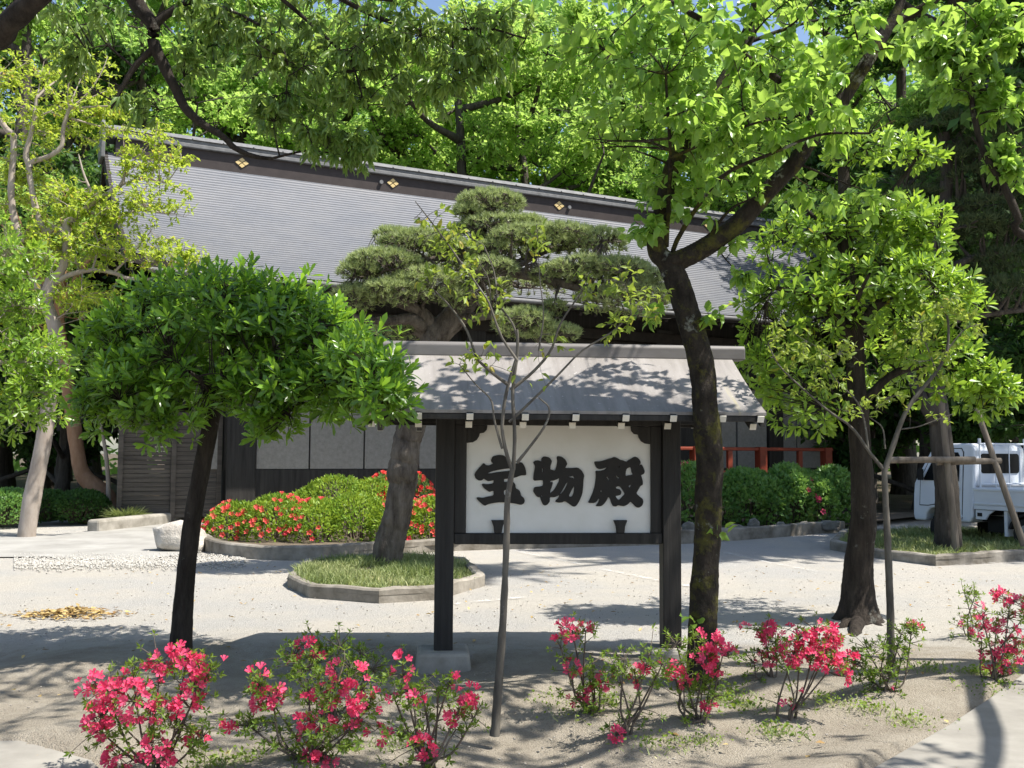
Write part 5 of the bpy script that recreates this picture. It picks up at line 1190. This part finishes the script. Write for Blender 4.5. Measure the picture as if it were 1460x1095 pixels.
def pebbles(name, lab, fn, n, mat, size, seed):
    rng = np.random.RandomState(seed); p = fn(n, rng); n = len(p)
    o = np.array([(1,0,0),(-1,0,0),(0,1,0),(0,-1,0),(0,0,1),(0,0,-1)], float); f = np.array([(0,2,4),(2,1,4),(1,3,4),(3,0,4),(2,0,5),(1,2,5),(3,1,5),(0,3,5)])
    o = np.concatenate((o, nrm(o[f].mean(1))*.95)); f2 = []
    for k, (a, b, c) in enumerate(f): f2 += [(a, b, 6+k), (b, c, 6+k), (c, a, 6+k)]
    a = rng.uniform(0, 6.28, n)
    V, F, t = scatter((o, np.array(f2)), p, np.stack((np.cos(a), np.sin(a), np.zeros(n)), -1), np.tile(np.array((0, 0, 1.)), (n, 1)), size*rng.uniform(.4, 1.2, n), size*rng.uniform(.4, 1., n), rng.rand(n))
    V.reshape(n, -1, 3)[:, :, 2] = p[:, 2:3] + (V.reshape(n, -1, 3)[:, :, 2]-p[:, 2:3])*.6
    tag(npart(name, [(V, F, t)], mat, None), lab, 'pebbles', kind='stuff')
def band(n, rng):
    u = rng.rand(n); q = np.array([G(20+330*a, 803+6*b - 4*a) for a, b in zip(u, rng.normal(size=n)*.8)]); q[:, 2] = .006; return q
pebbles('pebble_strip', 'strip of pale pebbles along the edge of the paving', band, 4200, M['pebble'], .019, 63)
pebbles('loose_pebbles', 'small loose stones on the soil and gravel', lambda n, r: np.column_stack((r.uniform(-5, 6, n), 4.6+9*r.rand(n)**1.5, np.full(n, -.004))), 2200, M['gravel_stone'], .009, 64)

# ------------------------------------------------------------------ azaleas in the planting strip
def azalea(px, py, x0, x1, ytop, nfl, nleaf, seed, label, rd=None, sparse=.5, d=None, fl=None, groups=None):
    nfl = int(nfl*1.4); nleaf = int(nleaf*1.35)
    rng = np.random.RandomState(seed); b = G(px, py); d = b[1]; s = d/FPX
    T = thing('azalea', label, 'azalea bush', b, group='young azaleas in the planting strip')
    cx = P((x0+x1)/2, (ytop+py)/2, d); w = (x1-x0)*s/2; h = (py-ytop)*s
    rd = rd or w*.7
    nst = 11
    st = []
    ends = []
    if groups:
        G_ = [(P(a, c, d + e), r*s) for a, c, r, e in groups]
    else:
        G_ = []
        for k in range(9):
            a = rng.uniform(0, 6.28); r = math.sqrt(rng.rand())
            G_.append((np.array((cx[0]+w*.8*r*math.cos(a), b[1]+rd*.8*r*math.sin(a), h*(1.0-.22*r*r)-rng.rand()*h*.35)), w*.28))
    for c, r in G_:
        base = b + np.array((rng.normal()*.025, rng.normal()*.025, 0)); mid = base*.55 + c*.45 + np.array((0, 0, -.03)) + rng.normal(size=3)*.03
        st.append(resample(np.array([base + np.array((0,0,-.03)), base*.75+mid*.25+np.array((0, 0, .03)), mid, c]), 12))
    st = np.array(st); nodes = st[:, 4:].reshape(-1, 3)
    k = rng.randint(0, len(G_), nleaf//7)
    cc = np.array([g_[0] for g_ in G_])[k]; rr = np.array([g_[1] for g_ in G_])[k]
    tips = cc + rng.normal(size=(len(k), 3))*rr[:, None]*np.array((.62, .62, .5))
    low = rng.rand(len(k)) < sparse*.4; tips[low] = nodes[rng.randint(0, len(nodes), low.sum())] + rng.normal(size=(low.sum(), 3))*.06
    tips[:, 2] = np.maximum(tips[:, 2], .04)
    tw, _ = connect(tips, nodes, 5, .08, rng, .2)
    ax = nrm(tips - (tw[:, 2]) + np.array((0, 0, .02)))
    npart('foliage', [rosettes(tips, ax, 7, .034, .013, KITE, rng, (20, 80))], M['lf_azalea'], T, b)
    fc = [(P(a, c, d+e), r*s) for a, c, r, e in fl]; wts = np.array([f_[1]**1.6 for f_ in fc]); k = rng.choice(len(fc), nfl, p=wts/wts.sum())
    c = np.array([f_[0] for f_ in fc])[k]; r = np.array([f_[1] for f_ in fc])[k]
    q = c + nrm(rng.normal(size=(nfl, 3)))*(r*rng.uniform(.45, 1.0, nfl))[:, None]*np.array((1, 1, .8))
    ax = nrm((q - c)/r[:, None]*.8 + np.array((.0, -.45, .35)) + rng.normal(size=q.shape)*.25)
    npart('blossoms', [scatter(FLOWER, q, ax, nrm(rng.normal(size=q.shape)), .038*rng.uniform(.65, 1.25, nfl), .045*rng.uniform(.7, 1.2, nfl), rng.rand(nfl))], M['fl_pink'], T, b)
    bl, _ = connect(c + 0*q, nodes, 5, .05, rng); 
    fs = tubes(np.concatenate((bl, connect(q, bl[:, -1], 5, .0, rng)[0])), np.full((2*nfl, 5), .0016), 3)
    npart('stems', [tubes(st, np.tile(np.linspace(.010, .0035, 12), (len(st), 1)), 6, rng, .08), tubes(tw, np.tile(np.linspace(.0028, .0014, 5), (len(tw), 1)), 4), fs], M['bk_stem'], T, b)
    return T
azalea(225,1108,105,320,915,185,1500,71,'fullest azalea, covered in pink blossoms at bottom left',
   groups=[(150,985,30,0),(190,970,30,.05),(230,945,30,0),(265,945,30,.05),(280,985,30,0),(215,1010,36,-.1),(250,1040,36,-.05),(180,1040,34,0),(290,1050,26,0),(300,955,14,0),(140,1040,22,0)],
   fl=[(135,975,24,0),(165,985,30,-.05),(190,1000,34,-.1),(230,945,24,0),(262,938,26,0),(285,955,18,0),(250,925,10,0),(145,1020,26,-.05),(135,1040,22,0),(235,1015,22,-.1),(262,1000,16,-.05),(275,970,18,0),(220,1060,22,-.1),(285,1060,18,0),(170,1080,26,0),(230,1080,20,-.05),(315,945,8,0),(285,1000,12,0)])
azalea(470,1030,395,545,905,14,1500,72,'leafy azalea with almost no flowers behind the pink one at bottom left', groups=[(420,935,26,0),(450,925,28,.1),(485,925,28,0),(515,935,26,.1),(530,955,22,0),(440,955,26,-.1),(500,955,28,-.1)], fl=[(435,918,10,0),(455,930,8,0),(420,945,9,0)])
azalea(432,1100,350,545,930,95,1500,73,'pink azalea with two wide lobes of blossom, second from the left',
   groups=[(370,975,22,0),(390,1000,26,0),(440,985,30,.05),(480,975,30,0),(515,985,28,.05),(460,1030,30,-.1),(500,1040,26,0),(400,1050,26,0),(355,1035,22,0),(450,1075,24,0),(525,1010,18,0)],
   fl=[(365,965,14,0),(385,988,20,0),(375,1002,16,0),(480,955,14,0),(505,962,18,0),(490,980,14,0),(455,985,14,0),(470,998,12,0),(520,1000,20,-.05),(505,1010,14,-.05),(438,1028,16,-.05),(460,1028,14,-.05),(440,1048,12,0),(500,1035,12,0),(535,1042,9,0),(445,1082,12,0),(465,1085,12,0),(330,1035,9,0),(435,998,10,0)])
azalea(608,1102,540,690,935,46,900,74,'open branched azalea with scattered pink flowers left of the thin sapling', sparse=.9,
   groups=[(575,965,24,0),(600,975,28,.05),(560,990,22,0),(640,975,14,0),(660,1000,24,0),(625,985,24,0),(590,1000,24,0),(675,1025,18,0),(650,1040,20,0),(575,1040,18,0),(610,1030,20,.05)],
   fl=[(578,958,14,0),(575,940,8,0),(592,990,14,-.05),(560,998,10,0),(650,972,8,0),(672,990,14,0),(665,1005,12,0),(650,1022,14,0),(688,1025,7,0),(600,1065,18,-.05),(612,1075,12,-.05),(605,1045,8,0),(552,1030,8,0),(545,1050,9,0)])
azalea(840,1020,785,880,885,42,650,75,'leaning azalea with a high pink tuft right of the thin sapling', sparse=.9,
   groups=[(815,895,24,0),(835,900,18,0),(800,925,14,0),(815,955,18,0),(845,945,18,0),(855,975,20,0),(835,990,22,0),(840,965,20,0)], fl=[(812,898,18,0),(832,896,12,0),(800,910,12,0),(816,952,12,0),(862,972,14,0),(855,985,12,0),(838,990,8,0),(818,996,7,0),(845,1008,8,0)])
azalea(888,1050,865,960,920,16,520,76,'bare stemmed azalea with one low pink flower cluster', sparse=1.0,
   groups=[(890,940,22,0),(925,935,24,0),(945,945,20,0),(905,960,20,0),(935,965,18,0),(880,955,16,0)], fl=[(912,965,14,0),(878,1050,13,-.1),(918,955,9,0)])
azalea(992,1040,945,1045,900,60,800,77,'upright azalea topped with dense deep pink flowers before the mossy trunk', sparse=.6,
   groups=[(960,955,24,0),(985,935,24,.05),(1010,925,22,0),(1030,935,20,0),(975,975,22,0),(1000,990,22,.1),(1015,965,18,0),(965,920,18,.1)], fl=[(1012,918,22,0),(1005,940,18,-.05),(1025,945,14,0),(1042,928,10,0),(960,955,14,0),(975,970,10,0),(1005,962,8,0),(1012,1008,7,0),(950,948,8,0)])
azalea(1098,976,1060,1130,885,48,420,78,'smaller pink azalea set back left of the dense one', sparse=.4, groups=[(1090,900,18,0),(1105,915,20,0),(1115,930,18,0),(1085,930,16,0),(1075,945,14,0)], fl=[(1090,898,14,0),(1105,895,12,0),(1100,915,16,0),(1115,925,12,0),(1085,940,10,0),(1100,938,10,0),(1064,895,7,0),(1128,895,8,0)])
azalea(1128,1028,1095,1215,885,105,620,79,'dense headed pink azalea on bare stems before the flared trunk', sparse=.3,
   groups=[(1140,910,24,0),(1165,900,24,0),(1185,915,22,0),(1170,935,24,0),(1140,935,24,0),(1120,950,18,0),(1195,940,16,0)], fl=[(1145,915,22,0),(1168,912,22,0),(1190,910,16,0),(1155,935,22,-.05),(1180,938,20,-.05),(1135,940,16,0),(1200,950,10,0),(1210,935,8,0),(1135,985,9,-.05),(1122,1003,7,0),(1180,895,14,0),(1205,965,8,0),(1215,935,7,0)])
azalea(1255,995,1200,1310,885,9,1150,80,'green azalea with a single low flower beside the pale sapling', sparse=.7,
   groups=[(1235,925,24,0),(1260,925,24,.05),(1285,905,20,0),(1300,895,12,0),(1225,945,20,0),(1255,955,24,-.05),(1285,940,20,0),(1240,965,18,0)], fl=[(1305,893,8,0),(1266,975,8,-.05),(1210,955,9,0)])
azalea(1415,978,1370,1460,840,95,900,81,'tall pink azalea cut by the right edge of the picture', sparse=.5,
   groups=[(1440,860,24,0),(1460,880,24,0),(1400,880,18,0),(1420,900,24,0),(1440,930,24,0),(1400,915,18,0),(1420,950,20,0),(1470,920,24,0)], fl=[(1430,850,14,0),(1448,858,16,0),(1398,888,12,0),(1420,890,14,0),(1440,895,14,0),(1395,900,10,0),(1430,930,18,0),(1450,920,14,0),(1415,950,14,0),(1425,958,14,0),(1400,865,7,0),(1462,880,14,0),(1400,935,8,0),(1452,940,12,0),(1470,930,16,0)])
azalea(1380,915,1360,1400,835,5,300,82,'small twiggy azalea behind the tall one at the right edge', sparse=1, groups=[(1375,845,12,0),(1390,850,12,0),(1372,890,16,0),(1385,880,14,0)], fl=[(1398,865,7,0),(1375,885,6,0)])

# ------------------------------------------------------------------ truck
def build_truck():
    h = math.radians(115)
    T = thing('pickup_truck', 'small white cab over pickup truck parked in the shade behind the propped pine', 'truck', (8.494, 17.496, 0), h)
    W = .70
    prof = [(0, .50), (0, 1.66), (.05, 1.73), (.14, 1.755), (.70, 1.755), (.83, 1.72), (.92, 1.64), (1.20, 1.14), (1.25, 1.04), (1.275, .80), (1.285, .48), (1.26, .38), (1.02, .38), (.99, .50), (.90, .60), (.68, .64), (.46, .60), (.37, .50), (.33, .40), (.06, .40)]
    bm = bmesh.new()
    def yw(z): return W - max(0, z-1.05)*.13
    A = [bm.verts.new((x, yw(z), z)) for x, z in prof]; B = [bm.verts.new((x, -yw(z), z)) for x, z in prof]
    bm.faces.new(A); bm.faces.new(B[::-1]); n = len(prof)
    for i in range(n): bm.faces.new((A[i], B[i], B[(i+1) % n], A[(i+1) % n]))
    bmesh.ops.recalc_face_normals(bm, faces=bm.faces[:]); me = bpy.data.meshes.new('cab'); bm.to_mesh(me); bm.free()
    cab = part('cab', me, M['truck_white'], T, bevel=.03)
    def quadpanel(name, pts, sgn, off, mat, parent, th=.008):
        """pts (x,z) on the cab side"""
        bm = bmesh.new(); a = [bm.verts.new((x, sgn*(yw(z)+off), z)) for x, z in pts]; b = [bm.verts.new((x, sgn*(yw(z)-th), z)) for x, z in pts]
        bm.faces.new(a); bm.faces.new(b[::-1])
        for i in range(len(pts)): bm.faces.new((a[i], b[i], b[(i+1) % len(pts)], a[(i+1) % len(pts)]))
        bmesh.ops.recalc_face_normals(bm, faces=bm.faces[:]); me = bpy.data.meshes.new(name); bm.to_mesh(me); bm.free()
        return part(name, me, mat, parent)
    for sg in (1, -1):
        door = quadpanel('door', [(.22,.46), (.22,1.60), (.26,1.66), (.78,1.66), (.84,1.62), (1.10,1.12), (1.12,.66), (.94,.66), (.72,.70), (.44,.66), (.34,.55), (.32,.46)], sg, .006, M['truck_white'], T)
        quadpanel('door_seal', [(.205,.447), (.205,1.605), (.25,1.675), (.785,1.675), (.852,1.63), (1.115,1.125), (1.135,.645), (.945,.645), (.72,.685), (.43,.645), (.355,.55), (.335,.447)], sg, .003, M['rubber'], door)
        quadpanel('window', [(.28,1.10), (.28,1.54), (.32,1.60), (.73,1.60), (.80,1.57), (1.03,1.13), (1.02,1.10)], sg, .011, M['glass'], door)
        m = MB(); m.box(.26, .40, sg*W+sg*.008, sg*W+sg*.026, .95, .985); m.part('handle', M['rubber'], door)
        m = MB(); m.box(.98, 1.06, sg*(W+.05), sg*(W+.13), 1.10, 1.30); m.bar((1.02, sg*(W-.01), 1.14), (1.02, sg*(W+.06), 1.14), .02); m.part('mirror', M['rubber'], T, bevel=.02)
        m = MB(); m.box(1.235, 1.283, sg*.44, sg*.685, .70, .88); m.part('headlight', M['lamp'], T, bevel=.02)
    # windscreen
    ws = MB(); a = Vector((1.195, 0, 1.165)); b = Vector((.935, 0, 1.63)); nv = Vector((.465, 0, .26)).normalized()*.006
    pts = [a+nv, b+nv]; bm = ws.bm
    vs = [bm.verts.new((p.x, s, p.z)) for p, s in ((pts[0], .62), (pts[1], .56), (pts[1], -.56), (pts[0], -.62))]; bm.faces.new(vs); ws.part('windscreen', M['glass'], T)
    # rear window with bars
    m = MB(); m.prism(rrect(-.47, .47, 1.24, 1.58, .06), -.012, .02, plane='yz'); m.part('rear_window', M['glass'], T)
    m = MB(); m.box(-.022, -.003, -.60, .60, .72, .76); m.box(-.03, -.003, -.60, .60, 1.01, 1.03); m.part('rear_trim', M['steel'], T)
    gf = MB()
    for y in (-.56, -.16, .18, .56): gf.cyl((-.06, y, .70), (-.06, y, 1.76), .016 if abs(y) > .5 else .009, n=8)
    for y in (-.56, .56): gf.cyl((-.06, y, 1.74), (-.06, y, 1.84), .026, n=10)
    gf.cyl((-.06, -.56, 1.745), (-.06, .56, 1.745), .018, n=8); gf.cyl((-.06, -.56, 1.06), (-.06, .56, 1.06), .014, n=8)
    gf.part('guard_frame', M['truck_white'], T)
    # bed
    x0, x1 = -1.98, -.03
    m = MB(); m.box(x0, x1, -W, W, .64, .70); m.part('bed_floor', M['truck_white'], T)
    for sg in (1, -1):
        m = MB(); m.box(x0, x1, sg*(W-.035), sg*W, .703, 1.0); m.box(x0, x1, sg*(W+.001), sg*(W+.014), .955, .99); m.box(x0, x1, sg*(W+.001), sg*(W+.012), .72, .75)
        m.part('side_gate', M['truck_white'], T, bevel=.006)
    m = MB(); m.box(x0-.035, x0-.002, -W, W, .66, 1.0); m.part('tailgate', M['truck_white'], T, bevel=.006)
    for sg in (1, -1):
        m = MB(); m.box(x0-.05, x0-.036, sg*.52-.09, sg*.52+.09, .50, .60); m.part('tail_light', M['vermilion'], T, bevel=.01)
    # chassis and brackets
    m = MB()
    for y in (-.36, .36): m.box(x0+.05, 1.0, y-.05, y+.05, .42, .52)
    for x in (-1.8, -1.2, -.6, -.1): m.box(x-.04, x+.04, -.5, .5, .53, .638)
    m.box(-.72, -.12, .15, .48, .26, .50); m.part('chassis', M['rubber'], T)
    m = MB(); m.prism([(-.05, .52), (-.05, .63), (-.42, .63), (-.30, .55), (-.25, .47), (-.05, .47)], W-.05, W-.02); m.part('bracket', M['truck_white'], T)
    m = MB(); m.box(-.18, -.09, W-.022, W-.012, .52, .58); m.part('reflector', M['rubber'], T)
    m = MB(); m.box(-.66, -.60, .42, W-.03, .22, .63); m.part('mud_guard', M['truck_white'], T)
    for x in (.68, -1.02):
        for sg in (1, -1):
            m = MB(); yo = sg*(W-.03); yi = sg*(W-.19)
            m.cyl((x, yi, .27), (x, yo, .27), .27, n=32); wh = m.part('wheel', M['rubber'], T, bevel=.03)
            m = MB(); m.cyl((x, yo-sg*.02, .27), (x, yo+sg*.004, .27), .165, n=24); m.cyl((x, yo, .27), (x, yo+sg*.012, .27), .05, n=12); m.part('rim', M['steel'], wh, bevel=.008)
    for sg in (1, -1):
        m = MB(); pts = [(-1.02+.34*math.cos(a), .27+.34*math.sin(a)) for a in np.linspace(.25, math.pi-.25, 12)] + [(-1.02+.30*math.cos(a), .27+.30*math.sin(a)) for a in np.linspace(math.pi-.25, .25, 12)]
        m.prism(pts, sg*(W-.2), sg*(W-.01)); m.part('mudguard_arch', M['rubber'], T)
build_truck()
